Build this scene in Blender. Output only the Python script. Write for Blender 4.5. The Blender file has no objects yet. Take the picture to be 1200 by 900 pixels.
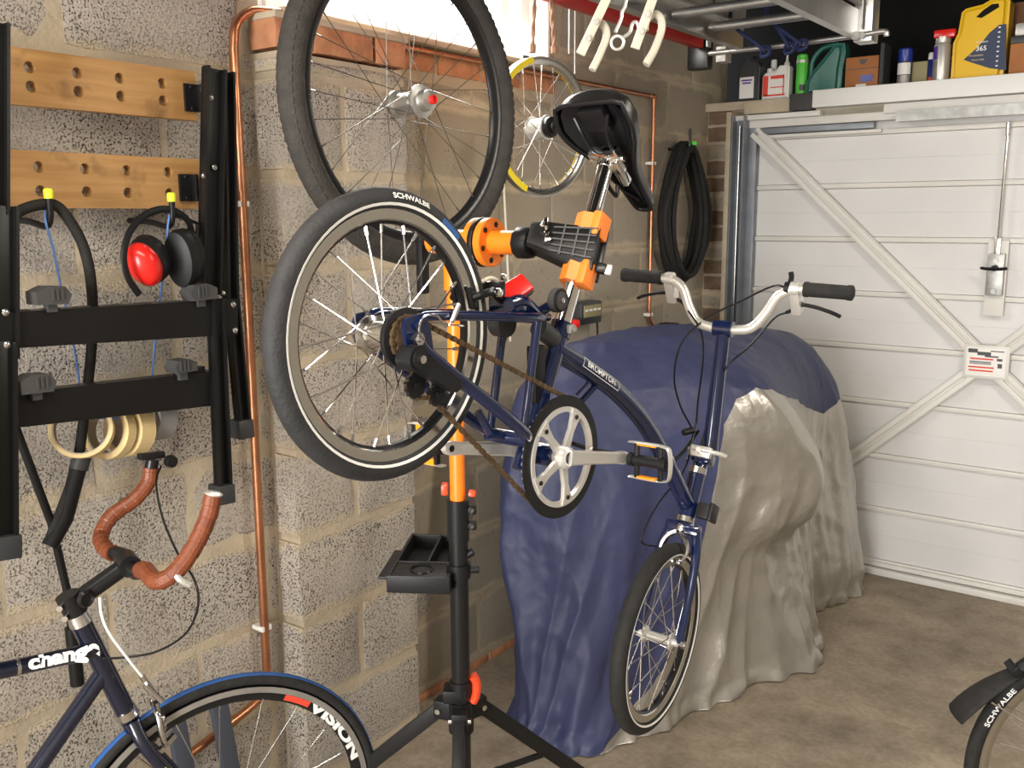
import bpy, bmesh, math, random
from mathutils import Vector, Matrix, noise
random.seed(7)
PI = math.pi
scene = bpy.context.scene
COL = scene.collection

# ---------------------------------------------------------------- camera
FPX, CX, CY = 1100.0, 600.0, 450.0
def _axes():
    y = Vector((1430-CX, -(250-CY), -FPX)).normalized()
    x = -Vector((-910-CX, -(262-CY), -FPX))
    x = (x - y*x.dot(y)).normalized()
    return x, y, x.cross(y)
_x, _y, _z = _axes()
CROT = Matrix((_x, _y, _z))            # world = CROT @ camera
CAM = Vector((0, 0, 1.58))
cam_d = bpy.data.cameras.new('camera')
cam_d.sensor_width = 36; cam_d.lens = 36*FPX/1200; cam_d.clip_start = 0.05
cam = bpy.data.objects.new('camera', cam_d); COL.objects.link(cam)
cam.matrix_world = Matrix.Translation(CAM) @ CROT.to_4x4()
scene.camera = cam

# ---------------------------------------------------------------- world and light
scene.view_settings.view_transform = 'Standard'
scene.view_settings.look = 'None'
scene.view_settings.gamma = 1
scene.view_settings.use_curve_mapping = False
scene.view_settings.exposure = 0.0
world = bpy.data.worlds.new('world'); scene.world = world; world.use_nodes = True
wb = world.node_tree.nodes['Background']
wb.inputs[0].default_value = (0.93, 0.97, 1.0, 1); wb.inputs[1].default_value = 4.0

def area(name, loc, target, sx, sy, power, color):
    l = bpy.data.lights.new(name, 'AREA'); l.shape = 'RECTANGLE'; l.size = sx; l.size_y = sy
    l.energy = power; l.color = color
    o = bpy.data.objects.new(name, l); COL.objects.link(o); o.location = loc
    o.rotation_euler = (Vector(target)-Vector(loc)).to_track_quat('-Z', 'Y').to_euler()
    return o
# daylight through the open rear doorway behind the photographer
area('rear_doorway_daylight', (-0.5, -2.55, 1.15), (-0.9, 3.0, 0.9), 1.5, 1.9, 190, (1.0, 0.975, 0.94))
# daylight through the high window in the left wall
area('window_daylight', (-2.02, 2.22, 2.32), (-0.6, 2.1, 0.9), 1.1, 0.36, 30, (1.0, 0.96, 0.88))
# unseen ceiling batten lamps, added for warm fill and a brighter far wall
area('added_fill_light', (-0.75, 0.35, 2.36), (-0.95, 0.75, 0.0), 1.2, 0.10, 26, (1.0, 0.91, 0.78))
area('second_added_fill_light', (0.25, 2.30, 2.36), (-0.9, 2.5, 0.7), 0.10, 1.2, 26, (1.0, 0.92, 0.80))

# ---------------------------------------------------------------- rays (photo pixel -> a point on a real plane)
def ray(px, py): return CROT @ Vector(((px-CX)/FPX, -(py-CY)/FPX, -1.0))
def onx(px, py, x): d = ray(px, py); return CAM + d*((x-CAM.x)/d.x)
def ony(px, py, y): d = ray(px, py); return CAM + d*((y-CAM.y)/d.y)
def onz(px, py, z): d = ray(px, py); return CAM + d*((z-CAM.z)/d.z)
def onpl(px, py, c, n): d = ray(px, py); return CAM + d*((c-CAM).dot(n)/d.dot(n))
def dep(px, py, D): return CAM + ray(px, py)*D

# ---------------------------------------------------------------- materials
MATS = {}
def mat(name, col, rough=0.5, metal=0.0, var=0.0, vscale=12, bump=0.0, bscale=120, coat=0.0, spec=0.5,
        col2=None, alpha=None, trans=0.0, wave=None):
    m = bpy.data.materials.new(name); m.use_nodes = True; MATS[name] = m
    nt = m.node_tree; N = nt.nodes; L = nt.links; b = N['Principled BSDF']
    b.inputs['Base Color'].default_value = (*col, 1)
    b.inputs['Roughness'].default_value = rough; b.inputs['Metallic'].default_value = metal
    b.inputs['Coat Weight'].default_value = coat; b.inputs['Specular IOR Level'].default_value = spec
    b.inputs['Transmission Weight'].default_value = trans
    geo = N.new('ShaderNodeNewGeometry')
    if var > 0 or col2:
        n = N.new('ShaderNodeTexNoise'); n.inputs['Scale'].default_value = vscale; n.inputs['Detail'].default_value = 5
        L.new(geo.outputs['Position'], n.inputs['Vector'])
        r = N.new('ShaderNodeValToRGB'); r.color_ramp.elements[0].position = 0.3; r.color_ramp.elements[1].position = 0.7
        c2 = col2 if col2 else tuple(c*(1-var) for c in col)
        r.color_ramp.elements[0].color = (*c2, 1); r.color_ramp.elements[1].color = (*col, 1)
        L.new(n.outputs['Fac'], r.inputs['Fac']); L.new(r.outputs['Color'], b.inputs['Base Color'])
    if bump > 0:
        n2 = N.new('ShaderNodeTexNoise'); n2.inputs['Scale'].default_value = bscale; n2.inputs['Detail'].default_value = 4
        L.new(geo.outputs['Position'], n2.inputs['Vector'])
        bp = N.new('ShaderNodeBump'); bp.inputs['Strength'].default_value = bump; bp.inputs['Distance'].default_value = 0.004
        L.new(n2.outputs['Fac'], bp.inputs['Height']); L.new(bp.outputs['Normal'], b.inputs['Normal'])
    return m

def block_mat(name, light, tan, pit, pitscale, pit_lo, pit_hi, bumpd):
    """porous concrete block: pits, sandy patches"""
    m = bpy.data.materials.new(name); m.use_nodes = True; MATS[name] = m
    nt = m.node_tree; N = nt.nodes; L = nt.links; b = N['Principled BSDF']
    b.inputs['Roughness'].default_value = 0.92; b.inputs['Specular IOR Level'].default_value = 0.2
    geo = N.new('ShaderNodeNewGeometry')
    def nz(scale, det, rough=0.5):
        n = N.new('ShaderNodeTexNoise'); n.inputs['Scale'].default_value = scale; n.inputs['Detail'].default_value = det
        n.inputs['Roughness'].default_value = rough
        L.new(geo.outputs['Position'], n.inputs['Vector']); return n.outputs['Fac']
    def ramp(src, lo, hi, c0=(0, 0, 0, 1), c1=(1, 1, 1, 1)):
        r = N.new('ShaderNodeValToRGB'); r.color_ramp.elements[0].position = lo; r.color_ramp.elements[1].position = hi
        r.color_ramp.elements[0].color = c0; r.color_ramp.elements[1].color = c1
        L.new(src, r.inputs['Fac']); return r.outputs['Color']
    def mix(f, a, c):
        x = N.new('ShaderNodeMix'); x.data_type = 'RGBA'
        if hasattr(f, 'links'): L.new(f, x.inputs['Factor'])
        else: x.inputs['Factor'].default_value = f
        for s, i in ((a, 'A'), (c, 'B')):
            if hasattr(s, 'links'): L.new(s, [q for q in x.inputs if q.name == i and q.type == 'RGBA'][0])
            else: [q for q in x.inputs if q.name == i and q.type == 'RGBA'][0].default_value = (*s, 1)
        return [q for q in x.outputs if q.type == 'RGBA'][0]
    def joint(src):
        # mortar smeared over the block edges along each bed joint
        sp = N.new('ShaderNodeSeparateXYZ'); L.new(geo.outputs['Position'], sp.inputs[0])
        def mth(op, a, b_=None):
            q = N.new('ShaderNodeMath'); q.operation = op
            for i, s_ in enumerate((a, b_)):
                if s_ is None: continue
                if hasattr(s_, 'links'): L.new(s_, q.inputs[i])
                else: q.inputs[i].default_value = s_
            return q.outputs[0]
        f = mth('FRACT', mth('DIVIDE', mth('SUBTRACT', sp.outputs['Z'], 0.030-2.372), 0.2372))
        d = mth('MINIMUM', f, mth('SUBTRACT', 1.0, f))
        d = mth('ADD', d, mth('MULTIPLY', mth('SUBTRACT', nz(9, 5, 0.65), 0.5), 0.34))
        return mix(ramp(d, 0.055, 0.125, (1, 1, 1, 1), (0, 0, 0, 1)), src, (0.53, 0.445, 0.325))
    base = mix(ramp(nz(3.2, 4), 0.42, 0.62), light, tan)
    base = mix(ramp(nz(240, 2), 0.35, 0.75), tuple(c*0.82 for c in light), base)
    dens = ramp(nz(5.5, 3), 0.36, 0.60)
    pits = ramp(nz(pitscale, 2.5, 0.6), pit_lo, pit_hi, (1, 1, 1, 1), (0, 0, 0, 1))
    mm = N.new('ShaderNodeMath'); mm.operation = 'MULTIPLY'; L.new(pits, mm.inputs[0])
    ad = N.new('ShaderNodeMath'); ad.operation = 'MULTIPLY_ADD'; ad.inputs[1].default_value = 0.75; ad.inputs[2].default_value = 0.25
    L.new(dens, ad.inputs[0]); L.new(ad.outputs[0], mm.inputs[1])
    col = mix(mm.outputs[0], base, pit)
    L.new(joint(col), b.inputs['Base Color'])
    h = N.new('ShaderNodeMath'); h.operation = 'MULTIPLY'; h.inputs[1].default_value = -1.0; L.new(mm.outputs[0], h.inputs[0])
    h2 = N.new('ShaderNodeMath'); h2.operation = 'MULTIPLY_ADD'; h2.inputs[1].default_value = 0.35
    L.new(nz(180, 4), h2.inputs[0]); L.new(h.outputs[0], h2.inputs[2])
    bp = N.new('ShaderNodeBump'); bp.inputs['Strength'].default_value = 0.9; bp.inputs['Distance'].default_value = bumpd
    L.new(h2.outputs[0], bp.inputs['Height']); L.new(bp.outputs['Normal'], b.inputs['Normal'])
    return m

block_mat('block', (0.50, 0.452, 0.395), (0.52, 0.445, 0.35), (0.085, 0.073, 0.060), 195, 0.37, 0.44, 0.007)
block_mat('block_smooth', (0.42, 0.365, 0.29), (0.38, 0.325, 0.245), (0.20, 0.16, 0.12), 110, 0.30, 0.36, 0.003)
mat('mortar', (0.53, 0.445, 0.325), 0.95, var=0.25, vscale=7, bump=0.6, bscale=70, spec=0.2)
mat('brick_red', (0.58, 0.27, 0.14), 0.9, var=0.35, vscale=25, bump=0.4, bscale=160, spec=0.2)
mat('concrete_floor', (0.42, 0.35, 0.265), 0.70, col2=(0.235, 0.196, 0.15), vscale=3.0, bump=0.25, bscale=55, spec=0.3)
mat('brick_brown', (0.24, 0.165, 0.115), 0.9, var=0.3, vscale=25, bump=0.4, bscale=160, spec=0.2)
def floor_grain():
    m = MATS['concrete_floor']; nt = m.node_tree; N = nt.nodes; L = nt.links; b = N['Principled BSDF']
    src = b.inputs['Base Color'].links[0].from_socket; g = N.new('ShaderNodeNewGeometry')
    for sc, lo, hi, dark in ((55, 0.30, 0.62, 0.80), (11, 0.34, 0.56, 0.80), (130, 0.22, 0.33, 0.55)):
        n = N.new('ShaderNodeTexNoise'); n.inputs['Scale'].default_value = sc; n.inputs['Detail'].default_value = 4; L.new(g.outputs['Position'], n.inputs['Vector'])
        r = N.new('ShaderNodeValToRGB'); r.color_ramp.elements[0].position = lo; r.color_ramp.elements[1].position = hi
        r.color_ramp.elements[0].color = (dark, dark*0.98, dark*0.96, 1); r.color_ramp.elements[1].color = (1, 1, 1, 1); L.new(n.outputs['Fac'], r.inputs['Fac'])
        x = N.new('ShaderNodeMix'); x.data_type = 'RGBA'; x.blend_type = 'MULTIPLY'; x.inputs['Factor'].default_value = 1
        ins = [q for q in x.inputs if q.type == 'RGBA']; L.new(src, ins[0]); L.new(r.outputs[0], ins[1]); src = [q for q in x.outputs if q.type == 'RGBA'][0]
    L.new(src, b.inputs['Base Color'])
floor_grain()
mat('unlit_black', (0.012, 0.012, 0.012), 0.95, spec=0.1)  # near-black puts the darkness of the unlit roof void into the colour
mat('plaster', (0.42, 0.38, 0.32), 0.9, var=0.15)
mat('door_white', (0.70, 0.69, 0.68), 0.45, var=0.10, vscale=2.5, bump=0.08, bscale=40)
mat('door_rib', (0.70, 0.68, 0.64), 0.42, var=0.08, vscale=5)
mat('door_grey', (0.25, 0.27, 0.30), 0.4, 0.3, var=0.3, vscale=10)
mat('galv', (0.42, 0.42, 0.40), 0.42, 0.75, var=0.35, vscale=30)
mat('alu', (0.62, 0.61, 0.59), 0.34, 0.9, var=0.2, vscale=9)
mat('alu_dull', (0.40, 0.38, 0.35), 0.5, 0.6, var=0.25, vscale=14)
mat('steel', (0.68, 0.67, 0.66), 0.22, 1.0)
mat('chrome', (0.86, 0.85, 0.84), 0.06, 1.0)
mat('silver_paint', (0.72, 0.70, 0.66), 0.30, 0.55)
mat('silver_bar', (0.80, 0.77, 0.72), 0.28, 0.6)
mat('copper', (0.62, 0.27, 0.14), 0.30, 0.85, var=0.35, vscale=18)
mat('navy', (0.005, 0.012, 0.052), 0.16, 0.0, coat=0.6)
mat('navy_dark', (0.004, 0.006, 0.020), 0.2, 0.0, coat=0.7)
mat('rubber', (0.026, 0.025, 0.024), 0.75, spec=0.25, var=0.35, vscale=60, bump=0.3, bscale=220)
mat('tyre_grey', (0.023, 0.023, 0.025), 0.7, var=0.4, vscale=35, bump=0.35, bscale=160)
mat('tyre_old', (0.040, 0.036, 0.032), 0.8, var=0.4, vscale=40, bump=0.6, bscale=150)
mat('black_paint', (0.008, 0.008, 0.008), 0.34, spec=0.3)
mat('black_metal', (0.010, 0.010, 0.011), 0.28, 0.0, spec=0.35)
mat('black_plastic', (0.010, 0.010, 0.011), 0.42, spec=0.25)
mat('saddle_black', (0.012, 0.011, 0.011), 0.34, bump=0.1, bscale=300)
mat('grey_plastic', (0.055, 0.055, 0.055), 0.6, spec=0.3)
mat('yellow_tip', (0.75, 0.85, 0.03), 0.5)
mat('orange', (0.90, 0.23, 0.015), 0.33)
mat('orange_pad', (0.95, 0.25, 0.03), 0.45)
mat('red', (0.72, 0.02, 0.015), 0.25)
mat('red_bar', (0.50, 0.025, 0.02), 0.45, var=0.2)
mat('red_orange', (0.80, 0.07, 0.02), 0.35)
mat('tape_cream', (0.78, 0.60, 0.30), 0.6, var=0.12, vscale=30)
mat('tape_grey', (0.30, 0.30, 0.30), 0.55)
mat('leather', (0.22, 0.058, 0.022), 0.42, var=0.35, vscale=50, bump=0.2, bscale=250)
mat('blue_tread', (0.02, 0.09, 0.30), 0.6)
mat('blue_string', (0.10, 0.22, 0.55), 0.8)
mat('blue_rope', (0.015, 0.025, 0.085), 0.8)
mat('rope', (0.36, 0.20, 0.13), 0.9)
mat('white_cord', (0.68, 0.62, 0.50), 0.6)
mat('white', (0.80, 0.79, 0.76), 0.45)
mat('white_print', (0.85, 0.85, 0.83), 0.6)
mat('cream_hook', (0.62, 0.58, 0.47), 0.45, var=0.15, vscale=20)
mat('cover_blue', (0.044, 0.052, 0.120), 0.50, var=0.2, vscale=5, bump=0.35, bscale=28, spec=0.35)
mat('cover_silver', (0.50, 0.475, 0.43), 0.36, 0.65, var=0.18, vscale=6, bump=0.5, bscale=60)
mat('yellow_rim', (0.80, 0.62, 0.02), 0.4)
mat('rim_silver', (0.62, 0.61, 0.58), 0.20, 1.0)
mat('rim_dark', (0.15, 0.14, 0.12), 0.3, 0.7)
mat('chain_rust', (0.20, 0.13, 0.07), 0.45, 0.7, var=0.5, vscale=80)
mat('shelf_wood', (0.50, 0.42, 0.31), 0.8, var=0.2, vscale=20)
mat('oil_yellow', (0.78, 0.47, 0.005), 0.35)
mat('label_navy', (0.012, 0.025, 0.075), 0.4)
mat('teal', (0.02, 0.14, 0.11), 0.3)
mat('green', (0.10, 0.62, 0.06), 0.35)
mat('cardboard', (0.42, 0.16, 0.05), 0.75, var=0.2)
mat('brown', (0.17, 0.075, 0.035), 0.8)
mat('can_blue', (0.015, 0.035, 0.28), 0.3)
mat('can_silver', (0.55, 0.53, 0.50), 0.35, 0.5)
mat('purple', (0.10, 0.04, 0.30), 0.4)
mat('charcoal', (0.035, 0.037, 0.04), 0.4)
mat('khaki', (0.30, 0.26, 0.13), 0.6)
mat('pane', (0.9, 0.95, 1.0), 0.05, trans=1.0)
mat('red_print', (0.75, 0.06, 0.03), 0.6)
mat('orange_reflector', (0.95, 0.30, 0.01), 0.2)
mat('slate', (0.065, 0.075, 0.10), 0.5)
mat('added_lamp_tube', (0.9, 0.9, 0.85), 0.5)
def grain(name, c0, c1):
    m = mat(name, c0, 0.5); nt = m.node_tree; N = nt.nodes; L = nt.links
    g = N.new('ShaderNodeNewGeometry'); mp_ = N.new('ShaderNodeMapping'); mp_.inputs['Scale'].default_value = (30, 2.2, 30)
    L.new(g.outputs['Position'], mp_.inputs['Vector']); n = N.new('ShaderNodeTexNoise'); n.inputs['Scale'].default_value = 2.5; n.inputs['Detail'].default_value = 6
    L.new(mp_.outputs[0], n.inputs['Vector']); n2 = N.new('ShaderNodeTexNoise'); n2.inputs['Scale'].default_value = 14; n2.inputs['Detail'].default_value = 3
    L.new(g.outputs['Position'], n2.inputs['Vector'])
    r = N.new('ShaderNodeValToRGB'); r.color_ramp.elements[0].position = 0.33; r.color_ramp.elements[1].position = 0.68
    r.color_ramp.elements[0].color = (*c1, 1); r.color_ramp.elements[1].color = (*c0, 1); L.new(n.outputs['Fac'], r.inputs['Fac'])
    r2 = N.new('ShaderNodeValToRGB'); r2.color_ramp.elements[0].position = 0.28; r2.color_ramp.elements[1].position = 0.42
    r2.color_ramp.elements[0].color = (0.55, 0.5, 0.45, 1); r2.color_ramp.elements[1].color = (1, 1, 1, 1); L.new(n2.outputs['Fac'], r2.inputs['Fac'])
    x = N.new('ShaderNodeMix'); x.data_type = 'RGBA'; x.blend_type = 'MULTIPLY'; x.inputs['Factor'].default_value = 1
    ins = [q for q in x.inputs if q.type == 'RGBA']; L.new(r.outputs[0], ins[0]); L.new(r2.outputs[0], ins[1])
    L.new([q for q in x.outputs if q.type == 'RGBA'][0], N['Principled BSDF'].inputs['Base Color'])
grain('bamboo', (0.46, 0.26, 0.095), (0.36, 0.185, 0.060))
def emit(name, col, s):
    m = MATS[name]; b = m.node_tree.nodes['Principled BSDF']
    b.inputs['Emission Color'].default_value = (*col, 1); b.inputs['Emission Strength'].default_value = s
emit('added_lamp_tube', (1.0, 0.88, 0.68), 6)

# ---------------------------------------------------------------- mesh builder
ORG = {}      # world origin of each parent
def frame(z, hint=(0, 0, 1)):
    z = Vector(z).normalized(); h = Vector(hint)
    if abs(z.dot(h.normalized())) > 0.98: h = Vector((1, 0, 0)) if abs(z.x) < 0.9 else Vector((0, 1, 0))
    x = h.cross(z).normalized(); y = z.cross(x)
    return Matrix((x, y, z)).transposed()
def smooth_path(pts, n=6, closed=False):
    P = [Vector(p) for p in pts]; out = []; m = len(P)
    for i in range(m if closed else m-1):
        p0 = P[(i-1) % m] if closed or i > 0 else P[0]*2-P[1]
        p1 = P[i]; p2 = P[(i+1) % m]
        p3 = P[(i+2) % m] if closed or i+2 < m else P[-1]*2-P[-2]
        for k in range(n):
            t = k/n
            out.append(0.5*((2*p1)+(p2-p0)*t+(2*p0-5*p1+4*p2-p3)*t*t+(3*p1-p0-3*p2+p3)*t**3))
    if not closed: out.append(P[-1])
    return out
class MB:
    def __init__(s): s.v = []; s.f = []
    def raw(s, vs, fs, xf=None):
        o = len(s.v)
        s.v += [(xf @ Vector(p) if xf else Vector(p)) for p in vs]
        s.f += [tuple(i+o for i in f) for f in fs]; return s
    def box(s, c, size, rot=None, bev=0.0, seg=2):
        """c centre, size full extents, rot 3x3"""
        bm = bmesh.new(); bmesh.ops.create_cube(bm, size=1)
        for v in bm.verts: v.co = Vector((v.co.x*size[0], v.co.y*size[1], v.co.z*size[2]))
        if bev: bmesh.ops.bevel(bm, geom=bm.edges[:], offset=bev, segments=seg, affect='EDGES', profile=0.6)
        bm.verts.index_update()
        R = rot if rot is not None else Matrix.Identity(3); c = Vector(c)
        s.raw([c + R @ v.co for v in bm.verts], [[v.index for v in f.verts] for f in bm.faces]); bm.free(); return s
    def bar(s, a, b, w, h, up=(0, 0, 1), bev=0.0):
        a = Vector(a); b = Vector(b); R = frame(b-a, up)
        return s.box((a+b)/2, (w, h, (b-a).length), R, bev)
    def tube(s, pts, r, n=10, closed=False, cap=True, flat=1.0, up=None):
        P = [Vector(p) for p in pts]; m = len(P); o = len(s.v)
        T = []
        for i in range(m):
            a = P[i-1] if (i > 0 or closed) else P[0]; b = P[(i+1) % m] if (i < m-1 or closed) else P[-1]
            d = (b-a); T.append(d.normalized() if d.length > 1e-9 else Vector((0, 0, 1)))
        F = frame(T[0], up if up else (0, 0, 1)); x = F.col[0].copy()
        for i in range(m):
            if up: x = Vector(up).cross(T[i]).normalized()
            else: x = (x - T[i]*x.dot(T[i])).normalized()
            y = T[i].cross(x); ri = r(i/(m-1 if m > 1 else 1)) if callable(r) else r
            for k in range(n):
                t = 2*PI*k/n; s.v.append(P[i] + x*(math.cos(t)*ri) + y*(math.sin(t)*ri*flat))
        for i in range(m if closed else m-1):
            for k in range(n):
                a = o+i*n+k; b = o+i*n+(k+1) % n; j = (i+1) % m
                s.f.append((a, b, o+j*n+(k+1) % n, o+j*n+k))
        if cap and not closed:
            s.f.append(tuple(o+k for k in range(n))[::-1]); s.f.append(tuple(o+(m-1)*n+k for k in range(n)))
        return s
    def cyl(s, a, b, r, n=16, r2=None):
        if r2 is None: return s.tube([a, b], r, n)
        return s.tube([a, b], lambda t: r+(r2-r)*t, n)
    def lathe(s, prof, c, axis, n=24, closed=False):
        """prof [(radius, height)] about axis through c"""
        R = frame(axis); c = Vector(c); o = len(s.v); m = len(prof)
        for (r, h) in prof:
            for k in range(n):
                t = 2*PI*k/n; s.v.append(c + R @ Vector((r*math.cos(t), r*math.sin(t), h)))
        for i in range(m if closed else m-1):
            j = (i+1) % m
            for k in range(n):
                s.f.append((o+i*n+k, o+i*n+(k+1) % n, o+j*n+(k+1) % n, o+j*n+k))
        if not closed:
            if prof[0][0] > 1e-6: s.f.append(tuple(o+k for k in range(n))[::-1])
            if prof[-1][0] > 1e-6: s.f.append(tuple(o+(m-1)*n+k for k in range(n)))
        return s
    def prism(s, poly, org, ux, uy, depth, holes=None):
        """2-D polygon in the plane (ux, uy), extruded by depth along ux x uy"""
        ux = Vector(ux).normalized(); uy = Vector(uy).normalized(); nz = ux.cross(uy).normalized(); org = Vector(org)
        n = len(poly); o = len(s.v)
        for d in (0, depth): s.v += [org + ux*p[0] + uy*p[1] + nz*d for p in poly]
        s.f.append(tuple(o+i for i in range(n))[::-1]); s.f.append(tuple(o+n+i for i in range(n)))
        for i in range(n):
            j = (i+1) % n; s.f.append((o+i, o+j, o+n+j, o+n+i))
        return s
    def build(s, name, m, parent=None, smooth=True, ang=38, kind=None, sub=0):
        org = ORG.get(parent.name, Vector()) if parent else Vector()
        me = bpy.data.meshes.new(name); me.from_pydata([tuple(v-org) for v in s.v], [], s.f); me.update()
        bm = bmesh.new(); bm.from_mesh(me)
        bmesh.ops.recalc_face_normals(bm, faces=bm.faces)
        if smooth:
            ca = math.radians(ang)
            for f in bm.faces: f.smooth = True
            for e in bm.edges:
                if len(e.link_faces) == 2 and e.calc_face_angle(0) > ca: e.smooth = False
        bm.to_mesh(me); bm.free()
        for mm in (m if isinstance(m, (list, tuple)) else [m]): me.materials.append(MATS[mm])
        o = bpy.data.objects.new(name, me); COL.objects.link(o)
        if parent: o.parent = parent; ORG[o.name] = org
        if kind: o['kind'] = kind
        if sub:
            md = o.modifiers.new('smooth', 'SUBSURF'); md.levels = sub; md.render_levels = sub
        return o
def tag(o, label, cat, group=None):
    o['label'] = label; o['category'] = cat
    if group: o['group'] = group
    return o
def thing(name, loc, label, cat, group=None):
    o = bpy.data.objects.new(name, None); COL.objects.link(o); o.location = loc; o.empty_display_size = 0.05
    ORG[o.name] = Vector(loc); tag(o, label, cat, group); return o
def single(mb, name, m, label, cat, group=None, **k):
    """a thing that is one mesh, origin at its base"""
    xs = [v.x for v in mb.v]; ys = [v.y for v in mb.v]; zs = [v.z for v in mb.v]
    loc = Vector(((min(xs)+max(xs))/2, (min(ys)+max(ys))/2, min(zs)))
    mb.v = [v-loc for v in mb.v]; o = mb.build(name, m, None, **k); o.location = loc; ORG[o.name] = loc
    return tag(o, label, cat, group)
def struct(mb, name, m, **k):
    o = mb.build(name, m, None, **k); o['kind'] = 'structure'; ORG[o.name] = Vector(); return o
def inst(me_obj, parent, mtx):
    """copy of a part sharing its mesh; mtx in world space"""
    c = me_obj.copy(); COL.objects.link(c); c.parent = parent
    c.matrix_local = Matrix.Translation(-ORG.get(parent.name, Vector())) @ mtx
    return c
def text(s, size=1.0, bold=0.0, align='CENTER'):
    """outline letters as flat mesh: verts, faces in the xy plane"""
    cu = bpy.data.curves.new('lettering', 'FONT'); cu.body = s; cu.size = size; cu.align_x = align; cu.align_y = 'CENTER'
    cu.offset = bold; cu.resolution_u = 3
    o = bpy.data.objects.new('lettering', cu); COL.objects.link(o)
    me = bpy.data.meshes.new_from_object(o, depsgraph=bpy.context.evaluated_depsgraph_get())
    vs = [v.co.copy() for v in me.vertices]; fs = [tuple(p.vertices) for p in me.polygons]
    bpy.data.objects.remove(o); bpy.data.curves.remove(cu); bpy.data.meshes.remove(me)
    return vs, fs
def flat_text(mb, s, org, ux, uy, size, bold=0.0, lift=0.0006, xs=1.0):
    ux = Vector(ux).normalized(); uy = Vector(uy).normalized(); nz = ux.cross(uy); org = Vector(org)
    vs, fs = text(s, size, bold)
    mb.raw([org + ux*v.x*xs + uy*v.y + nz*lift for v in vs], fs); return mb

# ================================================================ SETTING
XW, XP, YD = -1.965, -1.862, 4.19      # left wall face, pier face, garage door plane
X_R, Z_C, Y_B = 0.95, 2.62, -2.7
struct(MB().box((-0.5, 1.0, -0.05), (3.4, 8.2, 0.1)), 'floor', 'concrete_floor', smooth=False)
struct(MB().box((-0.5, 1.4, Z_C+0.05), (3.4, 8.6, 0.1)), 'ceiling', 'unlit_black', smooth=False)  # dark colour stands for the unlit roof space
struct(MB().box((X_R+0.06, 1.0, 1.3), (0.12, 8.2, 2.6)), 'wall_right', 'plaster', smooth=False)
# rear wall with the open doorway the light comes through
w = MB(); w.box((-1.72, Y_B, 1.3), (0.55, 0.12, 2.6)); w.box((0.65, Y_B, 1.3), (0.75, 0.12, 2.6)); w.box((-0.55, Y_B, 2.4), (1.9, 0.12, 0.44))
struct(w, 'wall_back', 'plaster', smooth=False)
# wall above the garage door, behind the shelf; its black stands in for shade
w = MB(); w.box((-0.5, 4.75, 2.0), (3.4, 0.1, 1.3)); struct(w, 'wall_front', 'unlit_black', smooth=False)

# ---- left wall: mortar bed with real blocks, window opening high up
WZ, WY0, WY1, WZ1 = 2.095, 1.60, 2.86, 2.50
MD = 0.006                                    # joint depth
w = MB()
w.box((XW-MD-0.10, 0.85, WZ/2), (0.20, 7.1, WZ))
w.box((XW-MD-0.10, (Y_B+WY0)/2, (WZ+Z_C)/2), (0.20, WY0-Y_B, Z_C-WZ))
w.box((XW-MD-0.10, (WY1+4.4)/2, (WZ+Z_C)/2), (0.20, 4.4-WY1, Z_C-WZ))
w.box((XW-MD-0.10, (WY0+WY1)/2, (WZ1+Z_C)/2), (0.20, WY1-WY0, Z_C-WZ1))
wall = struct(w, 'wall_left', 'mortar', smooth=False)

def block_mesh(L, H, D, seed, rough=0.004, nx=9, nz=5):
    """block with a worn, uneven front (+x) outline; local origin at centre of the front face"""
    rnd = random.Random(seed); vs = []; fs = []
    ys = [-L/2+L*i/(nx-1) for i in range(nx)]; zs = [-H/2+H*i/(nz-1) for i in range(nz)]
    idx = {}
    for i, y in enumerate(ys):
        for k, z in enumerate(zs):
            e = (i in (0, nx-1)) or (k in (0, nz-1))
            yy = y*(1-0.012 if e else 1) + rnd.uniform(-1, 1)*rough*0.9; zz = z*(1-0.02 if e else 1) + rnd.uniform(-1, 1)*rough*0.9
            xx = (-0.005 if e else 0) + rnd.uniform(-1, 1)*rough*0.35
            idx[i, k] = len(vs); vs.append((xx, yy, zz))
    for i in range(nx-1):
        for k in range(nz-1): fs.append((idx[i, k], idx[i+1, k], idx[i+1, k+1], idx[i, k+1]))
    per = [(i, 0) for i in range(nx)]+[(nx-1, k) for k in range(1, nz)]+[(i, nz-1) for i in range(nx-2, -1, -1)]+[(0, k) for k in range(nz-2, 0, -1)]
    b0 = len(vs)
    for (i, k) in per: p = vs[idx[i, k]]; vs.append((-D, p[1]*1.005, p[2]*1.005))
    for a in range(len(per)):
        b = (a+1) % len(per); fs.append((idx[per[a]], b0+a, b0+b, idx[per[b]]))
    return vs, fs
PZ, Z0, BL = 0.2372, 0.030, 0.452             # course pitch, first bed joint, block pitch
protos = {}
def block(parent, L, H, D, x, y, z, m, var, rot=None, name='block'):
    key = (round(L, 3), round(H, 3), m, var % 5, name)
    mt = Matrix.Translation((x, y, z)) @ (rot.to_4x4() if rot else Matrix.Identity(4))
    if key not in protos:
        mb = MB(); vs, fs = block_mesh(L, H, D, hash((key[0], key[1], key[3])) & 0xffff, 0.0035 if m == 'block' else 0.002)
        mb.raw(vs, fs); o = mb.build(name, m, None); o.parent = parent; protos[key] = o
        o.matrix_local = Matrix.Translation(-ORG[parent.name]) @ mt; return o
    return inst(protos[key], parent, mt)
cnt = 0
GAP = 0.020
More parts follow.
